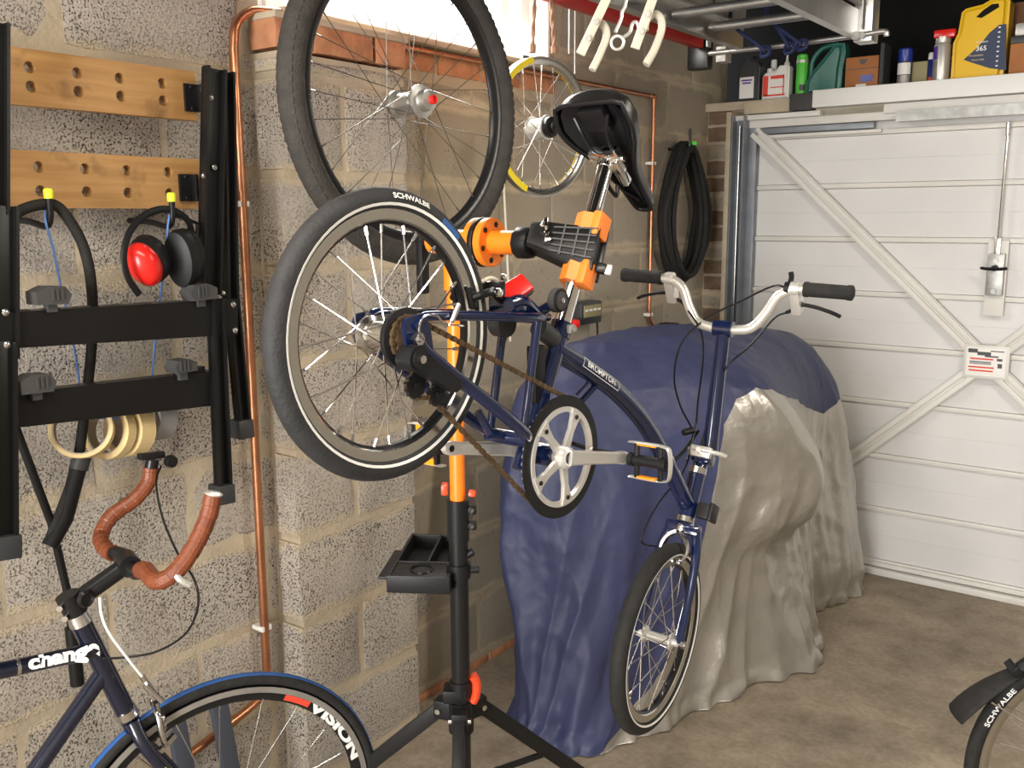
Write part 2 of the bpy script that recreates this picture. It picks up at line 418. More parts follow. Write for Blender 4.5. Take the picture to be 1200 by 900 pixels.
for k in range(-1, 11):
    z0 = Z0 + PZ*k; z1 = z0 + PZ
    if k < 0: continue
    off = 1.31 if k % 2 == 1 else 1.31+BL/2
    y = off - BL*4
    while y < 4.32:
        a, b = y, y+BL; y += BL
        if b <= 0.0: continue
        a = max(a, -0.1); b = min(b, 4.34)
        if b-a < 0.1: continue
        zt = min(z1, 2.6)
        # leave the window opening and the bricks beneath it clear
        if z1 > 2.0 and b > 1.56 and a < WY1+0.02:
            if a < 1.45 and b > 1.56: b = 1.56
            elif a < WY1 and b > WY1+0.25: a = WY1+0.03
            elif z0 < 1.95 and z1 > 2.0: zt = 1.985
            else: continue
            if z0 > 2.0 and b > 1.57 and a < WY1: continue
        if z0 > 2.38: continue
        if a > 1.55 and b < 2.02: continue                # hidden behind the pier
        m = 'block' if (a+b)/2 < 2.05 else 'block_smooth'
        g = GAP if m == 'block' else 0.008
        block(wall, (b-a)-min(g, 0.010), (zt-z0)-g, 0.05, XW+random.uniform(-0.002, 0.002), (a+b)/2, (z0+zt)/2, m, cnt); cnt += 1
# brick base course and the brick course under the window
yy = 2.06
while yy < 4.3:
    block(wall, 0.205, 0.040, 0.04, XW+0.004, yy+0.1075, 0.004, 'brick_red', cnt, name='brick'); cnt += 1; yy += 0.2175
yy = 2.05
while yy < 2.9:
    block(wall, 0.205, 0.066, 0.05, XW+0.004, yy+0.1075, 2.045, 'brick_red', cnt, name='brick'); cnt += 1; yy += 0.2175

# ---- pier
PY0, PY1 = 1.560, 2.015
pm = MB(); pm.box(((XW+XP)/2-MD, (PY0+PY1)/2, 0.99), (XP-XW-MD*0.2, PY1-PY0-0.02, 1.98))
pier = struct(pm, 'wall_pier', 'mortar', smooth=False)
for k in range(0, 9):
    z0 = Z0+PZ*k; z1 = min(z0+PZ, 1.975)
    if k % 2 == 0:
        block(pier, PY1-PY0, (z1-z0)-GAP, 0.085, XP, (PY0+PY1)/2, (z0+z1)/2, 'block', cnt); cnt += 1
    else:
        block(pier, 0.205, (z1-z0)-GAP, 0.085, XP, PY0+0.1025, (z0+z1)/2, 'block', cnt); cnt += 1
        block(pier, PY1-PY0-0.205-GAP, (z1-z0)-GAP, 0.085, XP+0.002, (PY0+0.205+GAP+PY1)/2, (z0+z1)/2, 'block', cnt); cnt += 1
for j, (a, L) in enumerate(((PY0, 0.112), (PY0+0.125, 0.205), (PY0+0.342, 0.113))):
    block(pier, L, 0.068, 0.10, XP+0.004, a+L/2, 2.022, 'brick_red', cnt, name='brick'); cnt += 1
pc = MB(); pc.box(((XW+XP)/2-0.04, (PY0+PY1)/2, 2.062), (0.2, PY1-PY0+0.01, 0.016), bev=0.003)
pc.build('sill_mortar', 'mortar', pier)
# corner brick return beside the door
cm = MB(); cm.box((-1.91, 4.27, 1.04), (0.13, 0.16, 2.06)); ret = struct(cm, 'wall_door_return', 'mortar', smooth=False)
for k in range(27):
    z = 0.04+0.0765*k
    R = Matrix.Rotation(-PI/2, 3, 'Z')
    block(ret, 0.115, 0.064, 0.03, -1.905, 4.182, z, 'brick_brown' if k % 3 else 'block_smooth', cnt, R, 'brick'); cnt += 1

# ---- window
wf = MB()
fr = 0.055
wf.box((XW-0.10, (WY0+WY1)/2, WZ+fr/2), (0.06, WY1-WY0, fr), bev=0.006); wf.box((XW-0.10, (WY0+WY1)/2, WZ1-fr/2), (0.06, WY1-WY0, fr), bev=0.006)
for y in (WY0+fr/2, WY1-fr/2): wf.box((XW-0.10, y, (WZ+WZ1)/2), (0.06, fr, WZ1-WZ), bev=0.006)
win = struct(wf, 'window_1', 'white')
MB().box((XW-0.10, (WY0+WY1)/2, (WZ+WZ1)/2), (0.006, WY1-WY0-2*fr+0.01, WZ1-WZ-2*fr+0.01)).build('pane', 'pane', win, smooth=False)
for y_ in (WY0+0.006, WY1-0.006): MB().box((XW-0.05, y_, (WZ+WZ1)/2), (0.12, 0.012, WZ1-WZ)).build('reveal', 'white', win, smooth=False)
s = MB(); s.box((XW-0.055, (WY0+WY1)/2+0.05, WZ-0.004), (0.20, WY1-WY0+0.02, 0.018), bev=0.004); s.build('sill', 'mortar', win)

# ---- garage door
DL, DR = -1.755, 0.365
ribz = [0.052, 0.293, 0.535, 0.775, 1.015, 1.245, 1.477, 1.705, 1.925]
base = MB(); base.box(((DL+DR)/2, YD+0.03, 1.0), (DR-DL, 0.02, 2.0))
door = struct(base, 'door_1', 'door_white', smooth=False)
for i in range(len(ribz)-1):
    z0, z1 = ribz[i], ribz[i+1]; zm = (z0+z1)/2
    p = MB()
    for (a, b, dy_) in ((z0+0.012, zm, 0.0), (zm, z1-0.012, 0.0012)):
        p.box(((DL+DR)/2, YD+0.012+dy_, (a+b)/2), (DR-DL-0.04, 0.016, b-a), bev=0.0006, seg=1)
    p.build('panel', 'door_white', door)
for z in ribz:
    r = MB(); r.box(((DL+DR)/2, YD+0.006, z), (DR-DL-0.03, 0.026, 0.022), bev=0.006); r.build('rib', 'door_rib', door)
# perimeter frame
f = MB(); f.box((DL+0.022, YD-0.012, 1.0), (0.045, 0.045, 1.98), bev=0.004); f.build('side_stile', 'door_grey', door)
f = MB(); f.box((DR-0.022, YD-0.012, 1.0), (0.045, 0.045, 1.98), bev=0.004); f.build('side_stile', 'door_grey', door)
f = MB(); f.box(((DL+DR)/2, YD-0.010, 1.985), (DR-DL, 0.05, 0.035), bev=0.004); f.build('top_rail', 'door_rib', door)
f = MB(); f.box((-1.45, YD-0.02, 1.952), (0.50, 0.03, 0.026), bev=0.003); f.build('rail_strip', 'door_grey', door)
f = MB(); f.box((-1.45, YD-0.012, 1.928), (0.56, 0.03, 0.014), bev=0.003); f.build('rail_lip', 'door_rib', door)
f = MB(); f.box(((DL+DR)/2, YD-0.016, 0.016), (DR-DL, 0.06, 0.03), bev=0.006); f.box(((DL+DR)/2, YD-0.004, 0.045), (DR-DL, 0.04, 0.02), bev=0.004); f.build('bottom_rail', 'door_rib', door)
PC = Vector((-0.700, YD-0.02, 0.993))
for q in ((DL+0.03, 1.955), (DL+0.03, 0.035), (DR-0.03, 1.955), (DR-0.03, 0.035)):
    e = Vector((q[0], YD-0.016, q[1])); d = (e-PC).normalized(); a = PC + d*0.05
    b = MB(); side = d.cross(Vector((0, 1, 0))).normalized()
    b.bar(a, e, 0.062, 0.016, up=(0, 1, 0), bev=0.003)
    for sg in (-1, 1): b.bar(a+side*0.0165*sg+Vector((0, -0.012, 0)), e+side*0.0165*sg+Vector((0, -0.012, 0)), 0.022, 0.014, up=(0, 1, 0), bev=0.003)
    b.build('brace', 'door_rib', door)
pb = MB(); pb.box(PC+Vector((0, -0.012, 0)), (0.17, 0.02, 0.138), bev=0.006); plate = pb.build('brace_plate', 'door_rib', door)
# warning label on the plate
MB().box(PC+Vector((0.0, -0.0228, 0)), (0.145, 0.0015, 0.115)).build('label', 'white', plate, smooth=False)
lt = MB()
for zz, wd in ((0.012, 0.085), (-0.022, 0.095), (-0.036, 0.09)): lt.box(PC+Vector((-0.016, -0.0240, zz)), (wd, 0.0008, 0.006))
lt.build('print_lines', 'red_print', plate, smooth=False)
lt = MB()
for zz, xx, wd, hh in ((0.044, -0.05, 0.035, 0.016), (0.034, -0.008, 0.05, 0.014), (0.024, 0.02, 0.05, 0.006), (0.046, 0.04, 0.05, 0.004), (0.0, -0.02, 0.08, 0.004), (-0.007, -0.02, 0.08, 0.004), (-0.012, 0.052, 0.016, 0.018), (0.012, 0.05, 0.02, 0.01)):
    lt.box(PC+Vector((xx, -0.0240, zz)), (wd, 0.0008, hh))
lt.build('print_blocks', 'charcoal', plate, smooth=False)
# lock with rod
lk = MB(); lk.box((-0.692, YD-0.022, 1.33), (0.075, 0.012, 0.30), bev=0.003); lock = lk.build('lock_plate', 'door_rib', door)
lk = MB(); lk.box((-0.692, YD-0.040, 1.345), (0.062, 0.03, 0.165), bev=0.004)
for zz in (1.28, 1.40): lk.cyl((-0.692, YD-0.054, zz), (-0.692, YD-0.066, zz), 0.010, 12)
lk.build('lock_case', 'galv', lock)
lk = MB(); lk.cyl((-0.692, YD-0.05, 1.372), (-0.692, YD-0.085, 1.372), 0.012, 12); lk.tube(smooth_path([(-0.735, YD-0.085, 1.372), (-0.72, YD-0.095, 1.370), (-0.692, YD-0.098, 1.369), (-0.664, YD-0.095, 1.370), (-0.648, YD-0.085, 1.372)], 4), 0.010, 10, flat=0.6); lk.build('lock_handle', 'black_plastic', lock)
lk = MB(); lk.box((-0.692, YD-0.040, 1.45), (0.022, 0.02, 0.08), bev=0.003); lk.cyl((-0.693, YD-0.04, 1.44), (-0.690, YD-0.045, 1.925), 0.0055, 8); lk.cyl((-0.690, YD-0.045, 1.88), (-0.690, YD-0.045, 1.93), 0.009, 10); lk.build('lock_rod', 'steel', lock)
# header: white beam, galvanised track, wooden plate
h = MB(); h.box((-0.50, 4.135, 2.070), (1.90, 0.05, 0.072), bev=0.004); hd = struct(h, 'trim_1', 'white')
h = MB(); h.box((-0.30, YD-0.025, 2.012), (1.72, 0.05, 0.040), bev=0.004); struct(h, 'trim_2', 'door_rib')
h = MB(); h.box((-0.27, YD-0.055, 1.972), (1.66, 0.055, 0.030), bev=0.002); h.box((-0.27, YD-0.083, 1.975), (1.66, 0.003, 0.042)); struct(h, 'trim_3', 'galv')
h = MB(); h.box((-1.655, 4.145, 2.055), (0.21, 0.05, 0.055), bev=0.003); struct(h, 'trim_4', 'shelf_wood')
h = MB(); h.box((-1.50, 4.14, 2.063), (0.10, 0.06, 0.070), bev=0.004); struct(h, 'trim_5', 'grey_plastic')
h = MB(); h.box((-1.62, YD-0.03, 2.013), (0.40, 0.06, 0.022), bev=0.003); struct(h, 'trim_6', 'door_rib')
# shelf deck over the door
MBs = MB(); MBs.box((-0.5, 4.43, 2.072), (3.0, 0.54, 0.036)); struct(MBs, 'trim_7', 'shelf_wood', smooth=False)
# left door jamb: pale timber, dark channel, steel cable
j = MB(); j.box((-1.822, 4.13, 1.02), (0.022, 0.07, 2.04), bev=0.003); struct(j, 'trim_8', 'shelf_wood')
j = MB(); j.box((-1.778, 4.155, 1.01), (0.060, 0.02, 2.02)); j.box((-1.805, 4.13, 1.01), (0.006, 0.06, 2.02)); j.box((-1.750, 4.13, 1.01), (0.006, 0.06, 2.02)); jm = struct(j, 'trim_9', 'door_grey', smooth=False)
MB().cyl((-1.779, 4.125, 0.1), (-1.779, 4.125, 1.98), 0.005, 8).build('lift_cable', 'steel', jm)

# ================================================================ WHEELS
def wheel(parent, c, axis, Rt, rt, tyre_m, Rr, rim_prof, rim_m, nsp, hubprof, hub_m, flange, spoke_r=0.0011, cross=0.45,
          tyre_w=1.0, spoke_m='steel', rot0=0.0, flat_tyre=None):
    """Rt tyre centre-line radius, rt tyre section radius; Rr spoke end radius; rim_prof [(r, h)] closed loop"""
    c = Vector(c); ax = Vector(axis).normalized(); R = frame(ax)
    out = {}
    if Rt:
        n = 14; prof = []
        for k in range(n):
            t = 2*PI*k/n; prof.append((Rt+rt*math.cos(t), rt*tyre_w*math.sin(t)))
        out['tyre'] = MB().lathe(prof, c, ax, 72, closed=True).build('tyre', tyre_m, parent, ang=60)
    out['rim'] = MB().lathe(rim_prof, c, ax, 72, closed=True).build('rim', rim_m, parent)
    if Rr == 0.160: MB().lathe([(0.1662, 0.0100), (0.1590, 0.0042), (0.1590, -0.0042), (0.1662, -0.0100), (0.163, -0.006), (0.163, 0.006)], c, ax, 72, closed=True).build('rim_shade_ring', 'black_metal', out['rim'])  # black ring puts the shade inside the rim into colour
    out['hub'] = MB().lathe(hubprof, c, ax, 24).build('hub', hub_m, parent)
    fr, fw1, fw2 = flange
    proto = {}
    for i in range(nsp):
        side = 1 if i % 2 == 0 else -1; j = i//2
        sg = 1 if j % 2 == 0 else -1
        ang = 2*PI*i/nsp + rot0
        key = (side, sg); fw = fw1 if side > 0 else fw2
        mt = Matrix.Translation(c) @ (R @ Matrix.Rotation(ang, 3, 'Z')).to_4x4()
        if key not in proto:
            a = cross*sg*2.2
            p0 = Vector((fr*math.cos(a), fr*math.sin(a), fw)); p1 = Vector((Rr, 0, 0.003*side))
            mb = MB().tube([p0, p1], spoke_r, 5); d = (p0-p1).normalized()
            mb.tube([p1+d*0.013, p1-d*0.004], spoke_r*1.9, 6)
            o = mb.build('spoke', spoke_m, None); o.parent = parent
            o.matrix_local = Matrix.Translation(-ORG[parent.name]) @ mt; proto[key] = o
        else: inst(proto[key], parent, mt)
    return out, R
def arc_text(s, c, R, rad, h, size, ang0, step_sign=1, bold=0.0, xs=1.0, slope=0.0, flip=1):
    """letters bent along a circle of radius rad in the wheel plane (frame R), at height h"""
    vs, fs = text(s, size, bold, 'CENTER'); mb = MB(); c = Vector(c)
    # subdivide is not needed, letters are short
    out = []
    for v in vs:
        t = ang0 + step_sign*v.x*xs/rad; r = rad + v.y*flip
        out.append(c + R @ Vector((r*math.cos(t), r*math.sin(t), h + slope*(v.y))))
    return mb.raw(out, fs)
def ring(mb, c, R, r0, r1, h0, h1, a0=0.0, a1=2*PI, n=48, th=0.0008):
    """thin band strip lying on a wheel side between radii r0 and r1"""
    c = Vector(c); vs = []; fs = []
    for i in range(n+1):
        t = a0+(a1-a0)*i/n
        for (r, h) in ((r0, h0), (r1, h1), (r1, h1+th), (r0, h0+th)):
            vs.append(c + R @ Vector((r*math.cos(t), r*math.sin(t), h)))
    for i in range(n):
        for k in range(4): fs.append((i*4+k, i*4+(k+1) % 4, (i+1)*4+(k+1) % 4, (i+1)*4+k))
    if abs(a1-a0) < 2*PI-0.01: fs += [(0, 1, 2, 3), (n*4, n*4+3, n*4+2, n*4+1)]
    return mb.raw(vs, fs)
def angle_of(R, c, p):
    q = R.transposed() @ (Vector(p)-Vector(c)); return math.atan2(q.y, q.x)

# ================================================================ FOLDING BICYCLE (hung in the repair stand)
bn = Vector((0.9985, -0.0534, 0.0126)).normalized()
bu = Vector((0, 0, 1)).cross(bn).normalized(); bv = bn.cross(bu)
bc = Vector((-0.9419, 0.9662, 1.4127))
def B(u, v, w=0.0): return bc + bu*u + bv*v + bn*w
def Bpx(px, py, w=0.0): return onpl(px, py, bc+bn*w, bn)
def Buv(px, py, w=0.0):
    p = Bpx(px, py, w)-bc; return p.dot(bu), p.dot(bv)
bike = thing('folding_bicycle', B(0.766, -0.95), 'dark blue folding bicycle with small wheels clamped in the orange and black repair stand', 'bicycle')
# rear wheel
R16, r16 = 0.1925, 0.0175
rimp = [(0.1800, 0.0115), (0.1660, 0.0105), (0.1600, 0.004), (0.1600, -0.004), (0.1660, -0.0105), (0.1800, -0.0115), (0.1800, -0.008), (0.1700, -0.006), (0.1700, 0.006), (0.1800, 0.008)]
hubr = [(0.004, -0.056), (0.010, -0.05), (0.010, -0.040), (0.0285, -0.036), (0.0285, -0.031), (0.0215, -0.027), (0.0215, 0.022), (0.0285, 0.026), (0.0285, 0.030), (0.020, 0.033), (0.020, 0.042), (0.004, 0.045)]
parts, RW = wheel(bike, bc, bn, R16, r16, 'tyre_grey', 0.160, rimp, 'rim_silver', 28, hubr, 'rim_silver', (0.027, 0.028, -0.033), 0.0014)
def tyre_side(rad, Rt, rt): return math.sqrt(max(rt*rt-(rad-Rt)**2, 0))
def stripe(parent, c, R, sgn=1):
    mb = MB(); h0 = tyre_side(0.1845, R16, r16)+0.0004; h1 = tyre_side(0.1885, R16, r16)+0.0004
    ring(mb, c, R, 0.1845, 0.1885, sgn*h0, sgn*h1, n=72, th=0.0006*sgn); return mb.build('reflective_stripe', 'white', parent)
stripe(parts['tyre'], bc, RW); stripe(parts['tyre'], bc, RW, -1)
def on_tyre(s, px, py, size, m, name, c, R, n, rad=0.198, xs=1.0, bold=0.0, sgn=1):
    a = angle_of(R, c, onpl(px, py, c, n)); h = tyre_side(rad, R16, r16)
    hh = tyre_side(rad+0.004, R16, r16)
    return arc_text(s, c, R, rad, h+0.0012, size, a, -1, bold, xs, (hh-h)/0.004).build(name, m, parts['tyre'], smooth=False)
on_tyre('SCHWALBE', 472, 240, 0.0105, 'white_print', 'lettering', bc, RW, bn, xs=1.35, bold=0.0003)
mb = MB(); a = angle_of(RW, bc, Bpx(519, 268)); ring(mb, bc, RW, 0.1895, 0.1975, tyre_side(0.1895, R16, r16)+0.0006, tyre_side(0.1975, R16, r16)+0.0006, a-0.11, a+0.11, 10); mb.build('blue_badge', 'blue_tread', parts['tyre'])
on_tyre('RACER', 545, 315, 0.0085, 'tape_grey', 'lettering', bc, RW, bn, xs=1.5)
# sprocket, chain tensioner, axle nut
m = MB(); m.lathe([(0.030, 0.030), (0.043, 0.032), (0.044, 0.036), (0.043, 0.040), (0.034, 0.041), (0.034, 0.035)], bc, bn, 28); m.build('spoke_guard', 'black_plastic', bike)
m = MB()
for (w0, rr, nt) in ((0.0425, 0.031, 15), (0.047, 0.027, 13)):
    pol = []
    for i in range(nt*2):
        t = PI*i/nt; r = rr+0.0025 if i % 2 else rr-0.002; pol.append((r*math.cos(t), r*math.sin(t)))
    m.prism(pol, bc+bn*w0, bu, bv, 0.002)
m.build('sprocket', 'chain_rust', bike)
for s in (1, -1): MB().cyl(B(0, 0, 0.03*s), B(0, 0, 0.072*s), 0.0048, 10).cyl(B(0, 0, 0.060*s), B(0, 0, 0.068*s), 0.0095, 6).build('axle_nut', 'steel', bike)
td = Vector((*Buv(484, 420, 0.062), 0)); te = Vector((*Buv(533, 452, 0.062), 0)); tj = Vector((*Buv(490, 452, 0.05), 0))
m = MB(); m.cyl(B(td.x, td.y, 0.045), B(td.x, td.y, 0.075), 0.0185, 20); m.cyl(B(td.x, td.y, 0.074), B(td.x, td.y, 0.079), 0.014, 16)
dd = (te-td).normalized(); sd = Vector((-dd.y, dd.x, 0))
pol = [td+sd*0.014, te+sd*0.010, te+dd*0.008, te-sd*0.010, td-sd*0.014]
m.prism([(p.x, p.y) for p in pol], bc+bn*0.050, bu, bv, 0.020); ten = m.build('chain_tensioner', 'black_plastic', bike)
MB().cyl(B(td.x, td.y, 0.078), B(td.x, td.y, 0.083), 0.006, 8).build('tensioner_bolt', 'steel', ten)
for q, rr in ((tj, 0.017), (Vector((te.x-0.02, te.y-0.012, 0)), 0.015)):
    pol = []
    for i in range(24):
        t = PI*i/12; r = rr+0.003 if i % 2 else rr; pol.append((q.x+r*math.cos(t), q.y+r*math.sin(t)))
    mm = MB().prism(pol, bc+bn*0.040, bu, bv, 0.007); mm.cyl(B(q.x, q.y, 0.036), B(q.x, q.y, 0.052), 0.005, 8); mm.build('jockey_wheel', 'black_plastic', bike)
# rear triangle
for s in (1, -1):
    w0 = 0.052*s
    m = MB(); m.tube(smooth_path([B(0.010, -0.006, w0), B(0.046, -0.038, w0), B(0.228, -0.165, w0), B(0.275, -0.200, 0.035*s)], 5), 0.0105, 12); m.build('chainstay', 'navy', bike)
    m = MB(); m.tube(smooth_path([B(0.0, 0.016, w0), B(0.02, 0.026, w0), B(0.06, 0.027, w0), B(0.28, 0.006, 0.048*s), B(0.335, 0.000, 0.022*s), B(0.365, -0.003, 0.010*s)], 5), 0.0075, 12); m.build('seatstay', 'navy', bike)
    m = MB(); m.tube([B(0.305, 0.002, 0.036*s), B(0.262, -0.190, 0.036*s)], 0.0075, 12); m.build('rear_frame_upright', 'navy', bike)
    pol = [(-0.018, 0.018), (-0.012, 0.030), (0.020, 0.034), (0.034, 0.012), (0.040, -0.030), (0.024, -0.036), (0.004, -0.018), (-0.014, -0.012)]
    m = MB(); m.prism(pol, bc+bn*(w0-0.003), bu, bv, 0.006); m.build('dropout', 'navy', bike)
MB().cyl(B(0.268, -0.198, -0.045), B(0.268, -0.198, 0.045), 0.013, 16).build('pivot_tube', 'navy', bike); MB().cyl(B(0.305, 0.0, -0.04), B(0.305, 0.0, 0.04), 0.008, 12).build('frame_bridge', 'navy', bike)
# seat tube, post
ax0 = Vector((0.300, -0.262)); ax1 = Vector((0.5585, 0.262)); axd = (ax1-ax0).normalized()
def S(t, w=0): p = ax0+axd*t; return B(p.x, p.y, w)
m = MB(); m.tube([S(0.0), S(0.262)], 0.0175, 20); m.tube([S(0.245), S(0.272)], 0.0200, 20); st = m.build('seat_tube', 'navy', bike)
m = MB(); m.bar(S(0.262, 0.016), S(0.262, 0.028), 0.014, 0.016, bev=0.003); m.cyl(S(0.262, 0.02), S(0.262, 0.032), 0.005, 10); m.build('seat_clamp', 'alu_dull', st)
m = MB(); m.tube([S(0.20), S(0.592)], 0.0159, 24); m.build('seatpost', 'chrome', bike)
ru, rv = Buv(655, 352, 0.03)
m = MB(); m.lathe([(0.004, 0), (0.0175, 0), (0.0205, 0.003), (0.0205, 0.017), (0.0175, 0.020), (0.016, 0.018), (0.004, 0.018)], B(ru, rv, 0.018), bn, 24); rl = m.build('roller', 'black_plastic', bike)
MB().lathe([(0.0165, 0.0), (0.0212, 0.004), (0.0212, 0.016), (0.0165, 0.019)], B(ru, rv, 0.0175), bn, 24).build('roller_rim', 'grey_plastic', rl)
MB().lathe([(0.0045, 0), (0.0045, 0.003), (0.001, 0.004)], B(ru, rv, 0.037), bn, 12).build('roller_bolt', 'steel', rl)
m = MB(); m.tube(smooth_path([B(0.335, 0.0, 0.0), B(0.365, 0.014, 0.01), B(ru, rv-0.006, 0.018)], 4), 0.009, 10); m.build('roller_arm', 'navy', bike)
# elastomer block between rear frame and seat tube
m = MB(); m.cyl(B(0.352, -0.020, 0), B(0.395, -0.045, 0), 0.017, 16); m.build('suspension_block', 'charcoal', bike)
m = MB(); m.box(B(0.345, -0.10, 0), (0.03, 0.02, 0.10), frame(bv, bn), bev=0.004); m.build('frame_bracket', 'black_plastic', bike)
# main tube
mpts = [B(0.392, -0.060), B(0.430, -0.080), B(0.502, -0.116), B(0.594, -0.168), B(0.689, -0.240), B(0.780, -0.338), B(0.848, -0.425), B(0.878, -0.462)]
mp = smooth_path(mpts, 6)
mt_ = MB().tube(mp, 0.0185, 20).build('main_tube', 'navy', bike)
# lettering panel on the main tube, drive side, wrapped on the tube surface
def tube_wrap(poly_vs, fs, p0, p1, r, name, m, parent, up):
    """map flat xy verts onto a cylinder side: x along p0->p1 from its middle, y around"""
    d = (p1-p0).normalized(); mid = (p0+p1)/2; side = Vector(bn); upv = side.cross(d) if up > 0 else d.cross(side)
    out = []
    for v in poly_vs:
        t = v.y/r; out.append(mid + d*v.x + side*(math.cos(t)*r) + upv*(math.sin(t)*r))
    return MB().raw(out, fs).build(name, m, parent, smooth=False)
q0, q1 = B(0.455, -0.0905), B(0.582, -0.160)
vs, fs = text('BROMPTON', 0.0155, 0.0002); vs = [Vector((v.x*1.22, v.y+0.004, 0)) for v in vs]
tube_wrap(vs, fs, q0, q1, 0.0192, 'lettering', 'white_print', mt_, 1)
fvs = []; ffs = []
def strip(x0, y0, x1, y1):
    o = len(fvs); n = 6
    for i in range(n+1):
        for (xx, yy) in ((x0, y0+(y1-y0)*i/n), (x1, y0+(y1-y0)*i/n)): fvs.append(Vector((xx, yy, 0)))
    for i in range(n): ffs.append((o+2*i, o+2*i+1, o+2*i+3, o+2*i+2))
hx, y0, y1, t = 0.066, -0.006, 0.0135, 0.0012
strip(-hx, y0, hx, y0+t); strip(-hx, y1-t, hx, y1); strip(-hx, y0, -hx+t, y1); strip(hx-t, y0, hx, y1)
tube_wrap(fvs, ffs, q0, q1, 0.0191, 'panel_outline', 'white_print', mt_, 1)
m = MB(); m.tube([Bpx(700, 449, 0.0), Bpx(681, 470, 0.004)], 0.0065, 8); m.tube([Bpx(690, 447, 0.008), Bpx(676, 462, 0.010)], 0.003, 8); m.build('hinge_lever', 'navy', bike)
# bottom bracket, crank
bb = Vector((0.3528, -0.2422))
m = MB(); m.cyl(B(bb.x, bb.y, -0.036), B(bb.x, bb.y, 0.036), 0.0205, 20); m.bar(B(bb.x, bb.y, 0), S(0.03), 0.03, 0.03); m.build('bottom_bracket', 'navy', bike)
m = MB(); m.cyl(B(bb.x, bb.y, 0.034), B(bb.x, bb.y, 0.046), 0.014, 16); m.build('bearing_cup', 'silver_paint', bike)
cc = B(bb.x, bb.y)
Rb = Matrix((bu, bv, bn)).transposed()
nt = 50; vs = []
def gear(rad, dr, w0, th, nt, rin):
    vs = []; fs = []; n = nt*2
    for i in range(n):
        t = 2*PI*i/n; r = rad+dr if i % 2 else rad
        for (rr, hh) in ((rin, w0), (r, w0), (r, w0+th), (rin, w0+th)): vs.append(cc + Rb @ Vector((rr*math.cos(t), rr*math.sin(t), hh)))
    for i in range(n):
        j = (i+1) % n
        for k in range(4): fs.append((i*4+k, i*4+(k+1) % 4, j*4+(k+1) % 4, j*4+k))
    return MB().raw(vs, fs)
gear(0.0985, 0.004, 0.040, 0.003, 50, 0.082).build('chainring', 'silver_paint', bike, smooth=False)
m = MB(); m.lathe([(0.087, 0.046), (0.1075, 0.046), (0.1075, 0.049), (0.087, 0.049)], cc, bn, 64, closed=True); m.build('chain_guard', 'black_plastic', bike)
ca = math.radians(-11)
m = MB(); m.lathe([(0.079, 0.0425), (0.088, 0.0425), (0.088, 0.0515), (0.079, 0.0515)], cc, bn, 64, closed=True)
for i in range(5):
    t = ca + 2*PI*i/5
    d = Vector((math.cos(t), math.sin(t))); nn = Vector((-d.y, d.x))
    pol = [d*0.012+nn*0.0085, d*0.050+nn*0.0058, d*0.072+nn*0.010, d*0.084+nn*0.017, d*0.084-nn*0.017, d*0.072-nn*0.010, d*0.050-nn*0.0058, d*0.012-nn*0.0085]
    m.prism([(p.x, p.y) for p in pol], cc+bn*0.046, bu, bv, 0.0075)
m.lathe([(0.016, 0.044), (0.020, 0.048), (0.019, 0.062), (0.014, 0.066), (0.011, 0.0645), (0.010, 0.060)], cc, bn, 24)
sp = m.build('chainring_spider', 'silver_paint', bike)
MB().lathe([(0.0095, 0.058), (0.0095, 0.063), (0.004, 0.063), (0.004, 0.060)], cc, bn, 8).build('crank_bolt', 'black_metal', sp)
for i in range(5):
    t = ca + 2*PI*i/5; MB().cyl(cc+Rb @ Vector((0.074*math.cos(t), 0.074*math.sin(t), 0.05)), cc+Rb @ Vector((0.074*math.cos(t), 0.074*math.sin(t), 0.0555)), 0.0042, 8).build('spider_bolt', 'black_metal', sp)
def crank(w0, sg, a):
    d = Vector((math.cos(a), math.sin(a))); nn = Vector((-d.y, d.x)); L = 0.17
    st_ = [(0.0, 0.0150, 0.012), (0.03, 0.0125, 0.010), (0.08, 0.0115, 0.0085), (0.14, 0.0105, 0.008), (0.165, 0.0125, 0.0075), (0.178, 0.0095, 0.007), (0.183, 0.004, 0.006)]
    mb = MB(); vs = []; fs = []
    for (t, hw, th) in st_:
        w = w0 + sg*0.010*min(t/0.17, 1)
        for (a_, b_) in ((1, -0.6), (0.75, -1), (-0.75, -1), (-1, -0.6), (-1, 0.6), (-0.75, 1), (0.75, 1), (1, 0.6)):
            p = bb + d*t + nn*(hw*a_); vs.append(B(p.x, p.y, w+th*b_))
    for i in range(len(st_)-1):
        for k in range(8): fs.append((i*8+k, i*8+(k+1) % 8, (i+1)*8+(k+1) % 8, (i+1)*8+k))
    fs += [tuple(range(8)), tuple(range((len(st_)-1)*8, len(st_)*8))]
    return mb.raw(vs, fs).build('crank_arm', 'silver_paint', bike), bb + d*0.17
